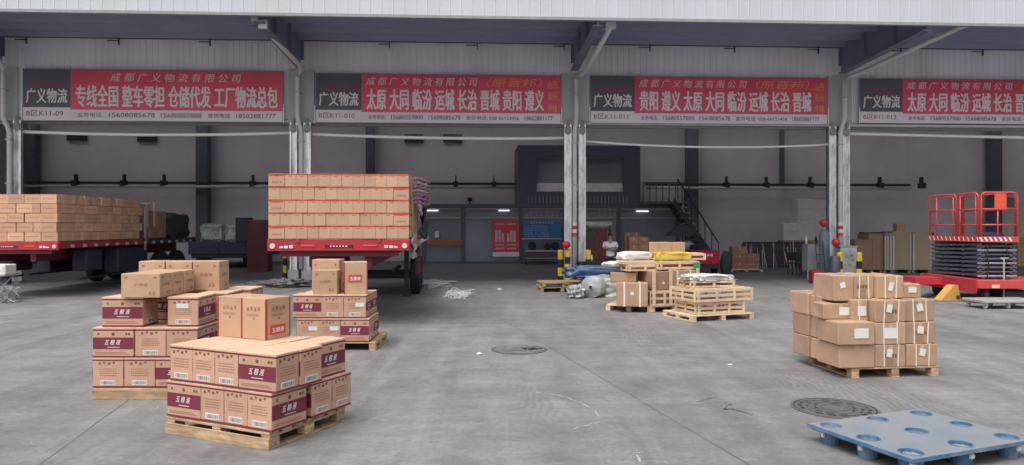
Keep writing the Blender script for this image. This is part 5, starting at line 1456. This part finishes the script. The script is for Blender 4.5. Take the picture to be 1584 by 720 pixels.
# ------------------------------------------------------------------ bollards
def bollard(px, d, h, label, ball=False, r=.09):
    t = thing('bollard', label, 'bollard', (ax(px, d), d, 0), 0, 'yellow and black bollards')
    n = max(4, int(round(h / .24)))
    for k in range(n):
        MB().tube([(0, 0, h * k / n + (.001 if k else 0)), (0, 0, h * (k + 1) / n)], r, 14).build('band', M_YEL if (k % 2 == (n - 1) % 2) else M_BLACK, t)
    MB().lathe([(r, h), (r * .8, h + .03), (.02, h + .04)], n=14).build('cap', M_YEL, t)
    return t
bollard(867, 22.7, 1.05, 'yellow and black bollard at the left side of the middle pier')
bollard(878, 22.4, 1.10, 'yellow and black bollard under the red ball by the middle pier')
bollard(910, 22.8, 1.05, 'yellow and black bollard at the right side of the middle pier')
bollard(1299, 22.6, .98, 'yellow and black bollard left of the grey hose machine')
bollard(1329, 22.6, .98, 'yellow and black bollard right of the grey hose machine')
bollard(441, 24.3, 1.0, 'shaded bollard seen under the second trailer', r=.07)
bollard(14, 22.6, 1.0, 'bollard at the far left below the left trailer', r=.07)
for px, py, d, lab in ((876, 379, 22.3, 'red ball on top of the bollard by the middle pier'), (1274, 345, 23.6, 'red ball on top of the teal cylinder'), (1293, 375, 22.9, 'red ball on the dark drum beside the right pier')):
    z = az(py, d)
    o = MB().blob((0, 0, 0), (.13, .14, .12), 16, 10).build('red_ball', mat('red_helmet', (.50, .03, .04), .35), None, loc=(ax(px, d), d, z), smooth=True)
    tag(o, lab, 'ball', 'red balls by the piers')
    MB().lathe([(.035, -.16), (.035, -.10)], n=10).build('neck', M_STEELDK, o)
# ------------------------------------------------------------------ things inside the third bay
def stack(px0, px1, py0, gy, nx, nz, m, label, group, depth=.5, name='brown_carton', rz=0.0):
    d = F * EYE / (gy - HY); x0, x1 = ax(px0, d), ax(px1, d); zt__ = az(py0, d)
    w = (x1 - x0) / nx; h_ = zt__ / nz
    for i in range(nx):
        for k in range(nz):
            o = MB().bbox(-w/2 + .003, w/2 - .003, -depth/2, depth/2, 0, h_ - .003, .01).build(name, m, None, loc=(x0 + w * (i + .5), d + depth/2 + random.uniform(-.02, .02), h_ * k + .002), rz=rz)
            tag(o, label + (', %s up' % ORD[k] if nx == 1 else ', %s column, %s up' % (['left', 'right'][i], ORD[k])), 'carton', group)
            MB().box(-.03, .03, -depth/2 - .002, -depth/2, h_ * .55, h_ - .01).build('tape', M_TAPE, o)
            m2 = MB()
            for q_ in range(3): m2.box(-w * .3 + q_ * w * .15, -w * .3 + q_ * w * .15 + w * .09, -depth/2 - .0015, -depth/2, h_ * .3, h_ * .4)
            m2.build('dark_print', M_INK, o)
stack(973, 1003, 367, 428, 2, 5, mat('carton_rust', (.44, .22, .15), .85, var=.06, rnd=.1), 'rusty carton in the tall stack beside the person', 'rusty cartons right of the person', .6)
stack(966, 990, 360, 420, 2, 5, M_CARTON_DK, 'dark carton in the stack behind the rusty cartons', 'dark cartons behind the rusty stack', .5)
stack(1133, 1156, 382, 417, 1, 3, M_CARTON_DK, 'brown carton in the left column of the lone third bay stack', 'cartons of the lone third bay stack', .5)
stack(1156, 1175, 393, 417, 1, 2, M_CARTON_DK, 'brown carton in the right column of the lone third bay stack', 'cartons of the lone third bay stack', .5)
d = F * EYE / (421 - HY)
pallet('wooden_pallet', 'pallet with pale edge under the lone stack in the third bay', ax(1154, d), d + .2, 0, 1.3, .6, .10, m=M_WOODL, seed=22)
# dark table in front of the person
d = 23.8
tb = thing('table', 'long dark table in front of the person with folded arms', 'table', (ax(937, d), d, 0), 0)
MB().bbox(-.95, .75, -.4, .4, .62, .68, .01).build('top', M_DARK, tb)
for x in (-.88, .68):
    for y in (-.35, .35): MB().box(x - .03, x + .03, y - .03, y + .03, 0, .619).build('leg', M_STEELDK, tb)
MB().box(-.95, .3, -.36, -.34, .2, .6).build('modesty_panel', mat('dark_green_panel', (.03, .05, .04), .7), tb)
tag(MB().lathe([(.05, 0), (.05, .14), (.03, .17), (.03, .2)], n=12).build('bottle', M_SACK, None, loc=(ax(915, 23.7), 23.7, .68), smooth=True), 'pale bottle standing at the left end of the dark table', 'bottle')
# door leaves leaning on the office
for k, (px0, px1, lab) in enumerate(((911, 926, 'dark brown board leaning on the office front, left one'), (927, 942, 'maroon board leaning on the office front beside the person'))):
    d = 29.0; x0, x1 = ax(px0, d), ax(px1, d)
    m = MB().add([(x0 - .15, d, 0), (x1 - .15, d, 0), (x1, d + .5, 1.75), (x0, d + .5, 1.75), (x0 - .15, d + .06, 0), (x1 - .15, d + .06, 0), (x1, d + .56, 1.75), (x0, d + .56, 1.75)],
                 [(0, 1, 2, 3), (4, 7, 6, 5), (0, 4, 5, 1), (1, 5, 6, 2), (2, 6, 7, 3), (3, 7, 4, 0)])
    tag(m.build('leaning_board', [mat('dark_brown_board', (.10, .065, .055), .6, var=.2), mat('maroon_board', (.17, .04, .05), .6, var=.2)][k]), lab, 'board', 'boards leaning on the office')
for k, (px0, px1, py_, r_) in enumerate(((905, 946, 349, .17), (908, 938, 359, .10))):
    d = 30.0; w_ = ax(px1, d) - ax(px0, d)
    tag(MB().lathe([(r_ * .9, -w_/2), (r_, -w_/2 + .03), (r_, w_/2 - .03), (r_ * .9, w_/2)], (0, 0, 0), 16, 'x').build('paper_roll', M_GREYL, None, loc=((ax(px0, d) + ax(px1, d)) / 2, d, az(py_, d)), smooth=True),
        ['thick pale roll lying high on the rack behind the person', 'thin pale roll lying under the thick one behind the person'][k], 'roll', 'pale rolls on the rack')
rk2 = thing('roll_rack', 'plain steel rack holding the pale rolls behind the person', 'rack', (ax(925, 30), 30, 0), 0)
for x in (-.5, .5):
    for y in (-.2, .2): MB().box(x - .025, x + .025, y - .025, y + .025, 0, 1.9).build('upright', M_STEELDK, rk2)
for z in (az(359, 30) - .14, az(349, 30) - .20): MB().box(-.55, .55, -.22, .22, z, z + .03).build('shelf', M_STEELDK, rk2)
# umbrella with covered stall
d = 29.5; u0_ = ax(1056, d)
um = thing('umbrella', 'dark canopy umbrella open over a pale box at the foot of the stairs', 'umbrella', (u0_, d, 0), 0)
N = 10; prof = [(.03, 1.95), (.35, 1.80), (.62, 1.62), (.80, 1.47)]
m = MB()
for sgn in (0, .012):
    vs = []
    for (r_, z) in prof:
        for k in range(N):
            a = 2 * math.pi * k / N; rr_ = r_ * (1.0 if k % 2 == 0 else .97); vs.append((rr_ * math.cos(a), rr_ * math.sin(a), z - sgn - (0.03 if k % 2 and r_ > .5 else 0)))
    m.add(vs, [(i * N + k, i * N + (k + 1) % N, (i + 1) * N + (k + 1) % N, (i + 1) * N + k) for i in range(3) for k in range(N)])
m.build('canopy', mat('umbrella_cloth', (.04, .042, .055), .7), um)
MB().tube([(0, 0, 0), (0, 0, 2.0)], .02, 8).build('pole', M_STEELDK, um)
for k in range(N):
    a = 2 * math.pi * k / N; MB().tube([(.02, .0, 1.92), (.78 * math.cos(a), .78 * math.sin(a), 1.44)], .006, 4).build('rib', M_STEELDK, um)
tag(MB().blob((0, 0, .18), (.38, .3, .2), 18, 10, wob=.05, seed=41, power=.6).build('pale_bundle', mat('pale_blue_cloth', (.42, .45, .50), .7, var=.1), None, loc=(ax(1058, 29.2), 29.1, .85), smooth=True), 'pale covered bundle under the dark umbrella', 'bundle')
tag(MB().bbox(-.55, .55, -.3, .3, 0, .86, .03).box(-.5, .5, -.32, -.30, .1, .3).build('counter', M_DARK, None, loc=(ax(1052, 29.2), 29.15, 0)), 'dark counter carrying the pale bundle', 'counter')
# red motor tricycle
d = 27.0
tri = thing('motor_tricycle', 'small red cargo tricycle with white lettering behind the crate cluster', 'tricycle', (ax(1097, d), d, 0), R(5))
MB().bbox(-.48, .42, 0, 1.3, .38, .92, .03).build('cargo_bed', mat('tricycle_red', (.42, .02, .05), .45, var=.1), tri)
MB().box(-.45, .40, .05, 1.2, .24, .379).build('chassis', M_CHASSIS, tri)
for s in (-1, 1): wheel(tri, s * .42 - .03, .5, .24, .12)
m = MB()
for k in range(4): m.box(-.34 + k * .13, -.34 + k * .13 + .09, -.006, -.001, .70, .79)
m.build('white_lettering', M_REFLEC, tri)
MB().tube([(-.2, 1.3, .9), (-.2, 1.3, 1.25), (.3, 1.3, 1.25), (.3, 1.3, .9)], .02, 6).build('rack', M_CHASSIS, tri)
MB().box(-.2, .25, 1.35, 1.6, .5, 1.1).build('seat_box', M_BLACK, tri)
d = 27.5
tag(MB().bbox(-.6, .6, -.2, .2, 0, .2, .02).build('red_banner_roll', mat('dull_red_cloth', (.30, .05, .07), .7), None, loc=(ax(1018, 28.5), 28.5, 1.3 - .35)), 'dull red rolled banner lying behind the tan cartons', 'roll')
tag(MB().bbox(-.7, .7, -.3, .3, 0, .94, .02).build('dark_cabinet', M_DARK, None, loc=(ax(1018, 28.6), 28.6, 0)), 'dark cabinet under the dull red banner roll', 'cabinet')
d = 27.2
tag(MB().blob((0, 0, .42), (.2, .2, .45), 14, 10, wob=.05, seed=51, power=.7).build('green_sack', mat('dark_green_cloth', (.04, .06, .045), .8), None, loc=(ax(1123, d), d, 0), smooth=True), 'dark green sack standing right of the red tricycle', 'sack')
# rack of leaning boards and pipes along the wall
d = 31.0
rk = thing('pipe_rack', 'dark rack of leaning rods and scrap along the back of the third bay', 'rack', (ax(1210, d), d, 0), R(0))
MB().box(-1.6, 1.1, .3, .35, 1.08, 1.16).build('top_rail', M_DARK, rk)
MB().box(-1.6, 1.1, .3, .6, .05, .12).build('bottom_rail', M_DARK, rk)
MB().box(-1.6, 1.1, .5, .56, .12, 1.08).build('back_panel', mat('dusty_brown_panel', (.11, .08, .08), .8, var=.25, scale=3), rk)
rr = random.Random(61)
for k in range(26):
    x = -1.55 + k * .1; h_ = rr.uniform(.8, 1.25)
    MB().tube([(x, -.05 + rr.uniform(0, .15), .0), (x + rr.uniform(-.12, .12), .28, h_)], rr.uniform(.01, .022), 6).build('rod', [M_GREY, M_WOODD, M_DARK, M_GREYL][rr.randrange(4)], rk)
# pale boards stacked high against the wall
for k, (a, b, y0_, lab, rows) in enumerate(((1212, 1234, 346, 'left low stack of pale foam boards by the back wall', 2), (1234, 1260, 308, 'tallest stack of pale foam boards by the back wall', 4), (1260, 1284, 310, 'right stack of pale foam boards behind the teal cylinder', 4))):
    d = 34.5; x0, x1 = ax(a, d), ax(b, d); zt2 = az(y0_, d); z0_ = az(372, d)
    t = thing('foam_board_stack', lab, 'board stack', ((x0 + x1) / 2, d, 0), 0, 'pale foam board stacks')
    w = x1 - x0
    MB().box(-w/2, w/2, 0, .8, 0, z0_).build('base_crate', M_PINKW, t)
    for j in range(rows):
        MB().bbox(-w/2, w/2, 0, .8, z0_ + .003 + (zt2 - z0_) * j / rows, z0_ + (zt2 - z0_) * (j + 1) / rows, .015).build('board', M_BOARDW, t)
# grey cabinet, cylinder, chairs, bin, jugs by the right pier
d = 24.6
cb = thing('tool_cabinet', 'pale grey tool cabinet left of the teal cylinder', 'cabinet', (ax(1259, d), d, 0), 0)
MB().bbox(-.22, .22, 0, .5, .30, 1.22, .01).build('body', M_GREY, cb)
for s in (-1, 1): MB().box(s * .2 - .02, s * .2 + .02, .02, .06, 0, .299).build('leg', M_GREYL, cb)
MB().box(-.2, -.005, -.012, -.001, .34, 1.18).build('door', M_GREY, cb); MB().box(.005, .2, -.012, -.001, .34, 1.18).build('door', M_GREY, cb)
for k, px in enumerate((1251, 1266)):
    o = MB().lathe([(.04, 0), (.04, .2), (.02, .24), (.02, .30)], n=12).build('bottle', [M_SACK, M_BLACK][k], None, loc=(ax(px, d), d + .2, 1.223), smooth=True)
    tag(o, ['pale bottle standing on the grey tool cabinet', 'dark bottle standing on the grey tool cabinet'][k], 'bottle', 'bottles on the tool cabinet')
cy_ = thing('gas_cylinder', 'teal grey gas cylinder standing left of the right pier', 'gas cylinder', (ax(1275, 23.7), 23.7, 0), 0)
MB().lathe([(.16, 0), (.17, .05), (.17, 1.55), (.14, 1.66), (.06, 1.74)], n=20).build('shell', M_TEAL, cy_, smooth=True)
MB().tube([(0, 0, 1.7), (0, 0, 1.85)], .035, 8).build('valve', M_STEELLT, cy_)
lad = thing('hand_trolley', 'dark hand trolley leaning between the cabinet and the teal cylinder', 'trolley', (ax(1268, 23.5), 23.5, 0), 0)
for s in (-1, 1): MB().tube([(s * .12, -.15, .1), (s * .12, .05, 1.35)], .018, 6).build('side_bar', M_CHASSIS, lad)
for k in range(4): MB().tube([(-.12, -.13 + k * .05, .3 + k * .3), (.12, -.13 + k * .05, .3 + k * .3)], .014, 6).build('rung', M_CHASSIS, lad)
for s in (-1, 1): wheel(lad, s * .15, -.1, .1, .05)
def chair(px, d, label, m):
    t = thing('stool_chair', label, 'chair', (ax(px, d), d, 0), R(random.uniform(-20, 20)), 'dark chairs near the back of the third bay')
    MB().bbox(-.2, .2, -.2, .2, .42, .46, .01).build('seat', m, t); MB().bbox(-.2, .2, .17, .21, .55, .85, .01).build('backrest', m, t)
    for x in (-.17, .17):
        for y in (-.17, .18): MB().box(x - .015, x + .015, y - .015, y + .015, 0, .419 if y < 0 else .84).build('leg', m, t)
chair(1229, 27.0, 'black chair left of the other black chair by the rod rack', M_BLACK); chair(1242, 26.6, 'black chair nearer the grey tool cabinet', M_BLACK)
tag(MB().bbox(-.2, .2, -.18, .18, 0, .42, .04).box(-.15, .15, -.185, -.181, .25, .30).build('red_bin', mat('crate_red', (.33, .02, .04), .5), None, loc=(ax(1263, 23.0), 23.0, 0)), 'red plastic bin in front of the grey tool cabinet', 'bin')
def jug(px, py, label, s=1.0):
    p = at(px, py); t = thing('plastic_jug', label, 'jug', (p.x, p.y, 0), R(random.uniform(-20, 20)), 'white plastic jugs by the right pier')
    MB().bbox(-.15 * s, .15 * s, -.1, .1, 0, .27 * s, .035).build('body', M_SACK, t)
    MB().lathe([(.04, .26 * s), (.04, .32 * s)], (.06, 0, 0), 12).build('cap', M_SIGN_WHITE, t)
    MB().tube([(-.10, 0, .26 * s), (-.09, 0, .33 * s), (-.01, 0, .33 * s), (0, 0, .26 * s)], .014, 6).build('handle', M_SACK, t)
jug(1275, 436, 'large white jug in front of the teal cylinder', 1.15)
jug(1262, 433, 'small cream jug beside the red bin', .8)
jug(1300, 440, 'white jug half hidden behind the brown carton stack, left one')
jug(1318, 441, 'greyish jug half hidden behind the brown carton stack, right one')
# grey machine between bollards
d = 22.9
gm = thing('hose_machine', 'grey steel cabinet with round dials between two bollards', 'machine', (ax(1313, d), d, 0), 0)
MB().bbox(-.27, .27, 0, .45, .12, 1.18, .02).build('body', M_GREYL, gm)
for x, z, r_ in ((-.02, .95, .11), (.10, .98, .09), (.02, .62, .05), (.12, .8, .05)):
    MB().lathe([(r_, -.02), (r_, -.001), (r_ * .6, -.03)], (x, 0, z), 16, 'y').build('dial', M_GREY, gm)
MB().box(-.30, .30, -.02, .47, 1.181, 1.21).build('lid', M_GREY, gm)
for s in (-1, 1): MB().box(s * .2 - .04, s * .2 + .04, .05, .4, 0, .119).build('foot', M_DARK, gm)
# pier base box etc: dark drum by the right pier
tag(MB().lathe([(.15, 0), (.16, .02), (.16, .85), (.14, .9)], n=16).build('oil_drum', M_STEELDK, None, loc=(ax(1292, 22.6), 22.6, 0), smooth=True), 'narrow dark drum at the foot of the right pier', 'drum')
# ------------------------------------------------------------------ fourth bay: plywood crates
d = 28.0
PWS = [(1322, 1352, 371, 'long low dark plywood crate just right of the right pier'), (1345, 1368, 362, 'brown plywood crate with shadowed front in the fourth bay'), (1368, 1383, 362, 'open ended plywood crate with pale upright battens'),
       (1383, 1412, 358, 'pale plywood crate in the middle of the fourth bay'), (1412, 1441, 360, 'pale plywood crate beside the scissor lift')]
for k, (a, b, y0_, lab) in enumerate(PWS):
    x0, x1 = ax(a, d), ax(b, d); zt2 = az(y0_, d); w = x1 - x0
    zb0 = 0.12
    t = thing('plywood_crate', lab, 'crate', ((x0 + x1) / 2, d + .1 * (k % 2), 0), 0, 'plywood crates in the fourth bay')
    mm = [M_CARTON_DK, M_CARTON_DK, M_PINKW, mat('pale_plywood', (.40, .31, .21), .8, var=.1, scale=1.5), mat('pale_plywood', (.4, .3, .2))][k]
    MB().bbox(-w/2 + .005, w/2 - .005, 0, .9, zb0, zt2, .01).build('box', mm, t)
    MB().box(-w/2, -w/2 + .1, .05, .85, 0, zb0 - .001).box(w/2 - .1, w/2, .05, .85, 0, zb0 - .001).build('skid', M_WOODD, t)
    for x in ((-w/2 + .03, w/2 - .03) if k != 2 else (-w/2 + .03, -.06, .06, w/2 - .03)):
        MB().bbox(x - .025, x + .025, -.025, -.001, zb0, zt2 + .01, .003).build('batten', M_PINKW if k < 2 else M_BOARDW, t)
    MB().bbox(-w/2, w/2, -.03, -.026 + .001, zt2 - .08, zt2 + .005, .001).build('batten', mm, t)
x0 = ax(1399, d)
wbox(x0, 28.4, az(362, 28) + .1, 0, .32, .3, .30, 'small tan carton perched on the pale plywood crate', M_CARTON_BRN, group='single cartons')
for a, b, z, lab in ((1334, 1388, 361, 'dark plank lying along the top of the plywood crates, left'), (1415, 1445, 361, 'dark plank lying along the top of the plywood crates, right')):
    d2 = 28.8; m = MB().bbox(ax(a, d2), ax(b, d2), d2, d2 + .3, az(364, d2), az(359.5, d2), .01)
    tag(m.build('dark_plank', M_DARK), lab, 'plank', 'dark planks over the crates')
pm = at(1391, 412)
m = MB().bbox(-.62, .62, -.3, .3, .08, .17, .02)
tag(m.build('white_slab', M_BOARDW, None, loc=(pm.x, pm.y + .3, 0)), 'thin white slab lying in front of the plywood crates', 'slab')
MB().box(-.55, .55, -.25, .25, 0, .079).build('skid', M_DARK, bpy.data.objects['white_slab'])
stack(1574, 1600, 368, 412, 1, 3, M_CARTON_BRN, 'brown carton at the right edge behind the scissor lift', 'cartons at the right edge', .5)
# ------------------------------------------------------------------ scissor lift
LX, LY, LR = 11.32, 17.2, R(-2)
sl_ = thing('scissor_lift', 'red scissor lift with guard rails parked at the right edge', 'scissor lift', (LX, LY, 0), LR)
pw, pl = .92, 2.25
zf = 1.46
MB().bbox(0, pw, 0, pl, zf, zf + .03, .005).build('platform_floor', M_REDLIFT, sl_)
def stripes(t, L, axis, name):
    MB_ = MB()
    base = MB().box(0, L, -.012, -.001, zf - .0, zf + .14) if axis == 'x' else MB().box(-.012, -.001, 0, L, zf, zf + .14)
    base.build('toe_board', M_REDLIFT, t)
    m = MB(); k = .02
    while k < L - .12:
        if axis == 'x': m.add([(k, -.015, zf + .02), (k + .05, -.015, zf + .02), (k + .0, -.015, zf + .12), (k - .05 + .0, -.015, zf + .12)], [(0, 1, 2, 3)])
        else: m.add([(-.015, k + .05, zf + .02), (-.015, k, zf + .02), (-.015, k + .05, zf + .12), (-.015, k + .10, zf + .12)], [(0, 1, 2, 3)])
        k += .115 if axis == 'x' else .19
    m.build('warning_stripe', M_REFLEC, t)
stripes(sl_, pw, 'x', 's'); stripes(sl_, pl, 'y', 's')
ru = zf + 1.20
def bar(a, b, r=.026, name='guard_rail', m=M_REDLIFT): MB().tube([a, b] if len(a) == 3 and not isinstance(a[0], tuple) else a, r, 8).build(name, m, sl_, smooth=True)
def hoop(pts, r=.028): MB().tube(pts, r, 8).build('guard_rail', M_REDLIFT, sl_, smooth=True)
hoop([(.03, .02, zf), (.03, .02, ru - .10), (.06, .02, ru - .03), (.12, .02, ru), (pw - .12, .02, ru), (pw - .05, .02, ru - .03), (pw - .03, .02, ru - .10), (pw - .03, .02, zf)])
for z in (zf + .42, zf + .80): bar((.03, .02, z), (pw - .03, .02, z), .02)
bar((pw * .47, .02, zf), (pw * .47, .02, zf + .80), .018)
MB().box(.34, .62, -.012, .0, zf + .79, ru - .02).build('instruction_plate', M_ORLIFT, sl_)
for y0_, y1_ in ((.10, .95), (1.02, pl - .02)):
    hoop([(.02, y0_, zf), (.02, y0_, ru - .10), (.02, y0_ + .05, ru - .02), (.02, y0_ + .12, ru), (.02, y1_ - .1, ru), (.02, y1_ - .03, ru - .04), (.02, y1_, ru - .10), (.02, y1_, zf)], .024)
    for z in (zf + .42, zf + .80): bar((.02, y0_, z), (.02, y1_, z), .018)
hoop([(pw - .02, .10, zf), (pw - .02, .10, ru), (pw - .02, pl - .05, ru), (pw - .02, pl - .05, zf)], .024)
for z in (zf + .42, zf + .80): bar((pw - .02, .1, z), (pw - .02, pl - .05, z), .018)
hoop([(.03, pl, zf), (.03, pl, ru), (pw - .03, pl, ru), (pw - .03, pl, zf)], .024)
for z in (zf + .42, zf + .80): bar((.03, pl, z), (pw - .03, pl, z), .018)
MB().bbox(.60, .85, .06, .16, zf + .85, zf + 1.08, .01).build('control_box', M_BLACK, sl_)
MB().blob((.55, .5, zf + .12), (.3, .3, .12), 14, 8, wob=.08, seed=3).build('blue_cloth', mat('dark_blue_cloth', (.02, .03, .09), .8), sl_, smooth=True)
for y_ in (.20, .84, 1.14, 1.9):
    bar((.02, y_, zf), (.02, y_, ru - .03), .018)
MB().box(.20, pw - .20, .18, pl - .2, .56, 1.44).build('dark_inner_block', M_NAVY, sl_)  # solid dark block added so the scissor pack is not see-through
# folded scissor pack
nst = 8
for k in range(nst):
    z = .58 + k * .105
    a = MB(); 
    for s in (.10, pw - .16):
        a.add([(s, .08, z), (s + .06, .08, z), (s + .06, pl - .1, z + .07), (s, pl - .1, z + .07), (s, .08, z + .055), (s + .06, .08, z + .055), (s + .06, pl - .1, z + .125), (s, pl - .1, z + .125)],
              [(0, 3, 2, 1), (4, 5, 6, 7), (0, 1, 5, 4), (1, 2, 6, 5), (2, 3, 7, 6), (3, 0, 4, 7)])
    a.build('scissor_arm', M_STEELDK, sl_)
    b = MB()
    for s in (.03, pw - .09):
        b.add([(s, .08, z + .065), (s + .06, .08, z + .065), (s + .06, pl - .1, z - .005), (s, pl - .1, z - .005), (s, .08, z + .115), (s + .06, .08, z + .115), (s + .06, pl - .1, z + .05), (s, pl - .1, z + .05)],
              [(0, 3, 2, 1), (4, 5, 6, 7), (0, 1, 5, 4), (1, 2, 6, 5), (2, 3, 7, 6), (3, 0, 4, 7)])
    b.build('scissor_arm', M_STEELDK, sl_)
    MB().tube([(.0, .10, z + .05), (pw, .10, z + .05)], .022 if k % 2 else .028, 8).build('pivot_bar', M_STEELDK if k % 3 else M_GREY, sl_)
    for y in (.10, .7, 1.2, 1.7, pl - .12): MB().tube([(-.01, y, z + .04), (.03, y, z + .04)], .020, 8).build('pivot_pin', M_STEELDK, sl_)
MB().tube([(.15, -.02, .6), (.19, -.04, .9), (.13, -.03, 1.15), (.2, -.02, 1.4)], .012, 6).build('hydraulic_hose', M_BLACK, sl_)
MB().tube([(.6, -.03, .6), (.52, -.05, .8), (.66, -.04, 1.1), (.58, -.02, 1.42)], .012, 6).build('hydraulic_hose', M_BLACK, sl_)
MB().tube([(.45, -.18, .12), (.45, -.18, 1.05), (.36, -.18, 1.08), (.55, -.18, 1.08)], .018, 6).build('jack_handle', M_STEELLT, sl_)
# chassis
MB().bbox(-.28, 1.7, -.35, 2.15, .36, .56, .015).build('chassis', M_REDLIFT, sl_)
MB().bbox(-.31, -.285, -.37, 2.0, .26, .58, .01).build('side_plate', M_REDTR, sl_)
MB().bbox(-1.0, -.311, 1.0, 1.6, .34, .54, .015).build('outrigger_arm', M_REDTR, sl_)
for (x, z, m_) in ((.15, .43, M_AMBER), (.95, .43, M_AMBER)): MB().box(x - .09, x + .09, -.36, -.351, z - .05, z + .03).build('amber_reflector', m_, sl_)
for x, y in ((.0, -.1), (1.4, -.1), (.0, 1.8), (1.4, 1.8)): wheel(sl_, x, y, .19, .12)
MB().box(.45, 1.1, -.25, .4, .12, .299).build('battery_box', M_BLACK, sl_)
# yellow chock
p = at(1467, 466)
ck = thing('ochre_wedge', 'ochre triangular wedge frame between the brown cartons and the scissor lift', 'wedge', (p.x, p.y, 0), R(10))
MB().prism([(-.30, .04), (.24, .04), (.17, .40), (.06, .40)], -.12, .12).build('wedge', M_YELWOOD, ck)
MB().bbox(-.42, .27, -.15, .15, 0, .039, .004).build('base_plate', M_WOODD, ck)
MB().lathe([(.05, -.13), (.05, -.121)], (.16, 0, .10), 12, 'y').build('bolt', M_CHASSIS, ck)
# metal trolley at the right edge
p = at(1560, 479)
tr_ = thing('platform_trolley', 'low pale metal platform trolley in front of the scissor lift', 'trolley', (p.x, p.y, 0), R(4))
MB().bbox(-.58, .8, 0, .7, .14, .20, .01).build('platform', M_GREYL, tr_)
MB().box(-.58, .8, -.012, -.001, .15, .175).build('edge_trim', M_STEELLT, tr_)
for x in (-.48, .05, .6):
    for y in (.08, .6):
        w_ = MB().lathe([(.05, -.02), (.05, .02)], (0, 0, 0), 12, 'x').build('caster', M_GREYL, tr_, loc=(x, y, .05)); MB().box(-.03, .03, -.03, .03, .03, .088).build('fork', M_STEELLT, w_)

# ------------------------------------------------------------------ far left: trolley table with coiled strapping
p = at(12, 470)
tt_ = thing('work_table', 'low pale topped work table at the left edge, coil of cord beneath', 'table', (ax(0, 18.2), 17.6, 0), 0)
MB().bbox(-.7, .62, -.3, .4, .60, .64, .01).build('top', M_GREYL, tt_)
for x in (-.5, .45):
    MB().tube([(x - .2, -.2, 0.02), (x + .1, .3, .60)], .02, 6).build('leg', M_STEELLT, tt_); MB().tube([(x + .1, -.2, 0.02), (x - .2, .3, .60)], .02, 6).build('leg', M_STEELLT, tt_)
tag(MB().bbox(-.3, .3, -.2, .2, 0, .26, .02).box(-.25, .25, -.21, -.201, .1, .2).build('strapping_tool_box', M_SACK, None, loc=(ax(3, 17.8), 17.7, .641)), 'off white tool case standing on the left edge work table', 'case')
def cord_heap(name, label, c, rx, ry, hz, n, r, m, seed, turns=3.0, cat='cord heap'):
    rr = random.Random(seed); mb = MB()
    for k in range(n):
        a0 = rr.uniform(0, 6.28); cx_, cy_2 = c[0] + rr.uniform(-.4, .4) * rx, c[1] + rr.uniform(-.4, .4) * ry
        ex, ey = rx * rr.uniform(.25, .75), ry * rr.uniform(.25, .75)
        T = rr.uniform(.6, turns); N_ = int(14 * T) + 4; pts = []
        for i in range(N_):
            a = a0 + 2 * math.pi * T * i / N_
            w = 1 + .25 * math.sin(3 * a + k)
            pts.append((cx_ + ex * w * math.cos(a) + .05 * math.sin(5 * a + k), cy_2 + ey * w * math.sin(a), c[2] + r + hz * (0.5 + .5 * math.sin(2.3 * a + k)) * rr.uniform(.7, 1)))
        mb.add([], []); mb.tube(pts, r, 4)
    o = mb.build(name, m); tag(o, label, cat, 'heaps of discarded cord'); return o
p = at(8, 468)
o = cord_heap('cord_coil', 'tangled coil of white cord on the ground under the left edge table', (p.x, p.y, 0), .30, .22, .40, 14, .010, M_FILM, 3)
p = at(665, 441)
cord_heap('cord_heap', 'loose white strapping cord strewn behind the middle carton stack, left heap', (p.x, p.y, 0), .8, 1.2, .10, 11, .008, M_ROPE, 5, 1.2)
p = at(708, 460)
cord_heap('cord_heap', 'denser tangle of white strapping cord in the open yard', (p.x, p.y, 0), .5, 1.0, .14, 11, .009, M_ROPE, 6, 1.3)
p = at(415, 441)
cord_heap('cord_heap', 'greyish strapping cord and litter beneath the left corner of the second trailer', (p.x, p.y, 0), .8, 1.1, .06, 9, .010, M_GREY, 8, 1.3)
m = MB().blob((0, 0, .08), (.6, .4, .13), 60, 20, wob=.06, seed=71, rump=.8, fr_=6)
p = at(440, 444)
tag(m.build('dust_sheet', mat('grey_plastic_sheet', (.18, .17, .18), .5, var=.3, bump=.8, bscale=10), None, loc=(p.x, p.y, 0), smooth=True), 'crumpled grey plastic sheet at the foot of the left pier', 'sheet')
for px, py, lab, s in ((773, 449, 'small white scrap of paper alone in the yard', 1), (1130, 566, 'tiny white scrap of paper right of centre in the yard', .5), (742, 549, 'torn white scrap left of the worn manhole cover', .6)):
    p = at(px, py)
    o = MB().blob((0, 0, .02 * s), (.07 * s, .05 * s, .03 * s), 8, 5, wob=.2, seed=int(px)).build('paper_scrap', M_PAPER, None, loc=(p.x, p.y, 0))
    tag(o, lab, 'scrap', 'white scraps on the ground')
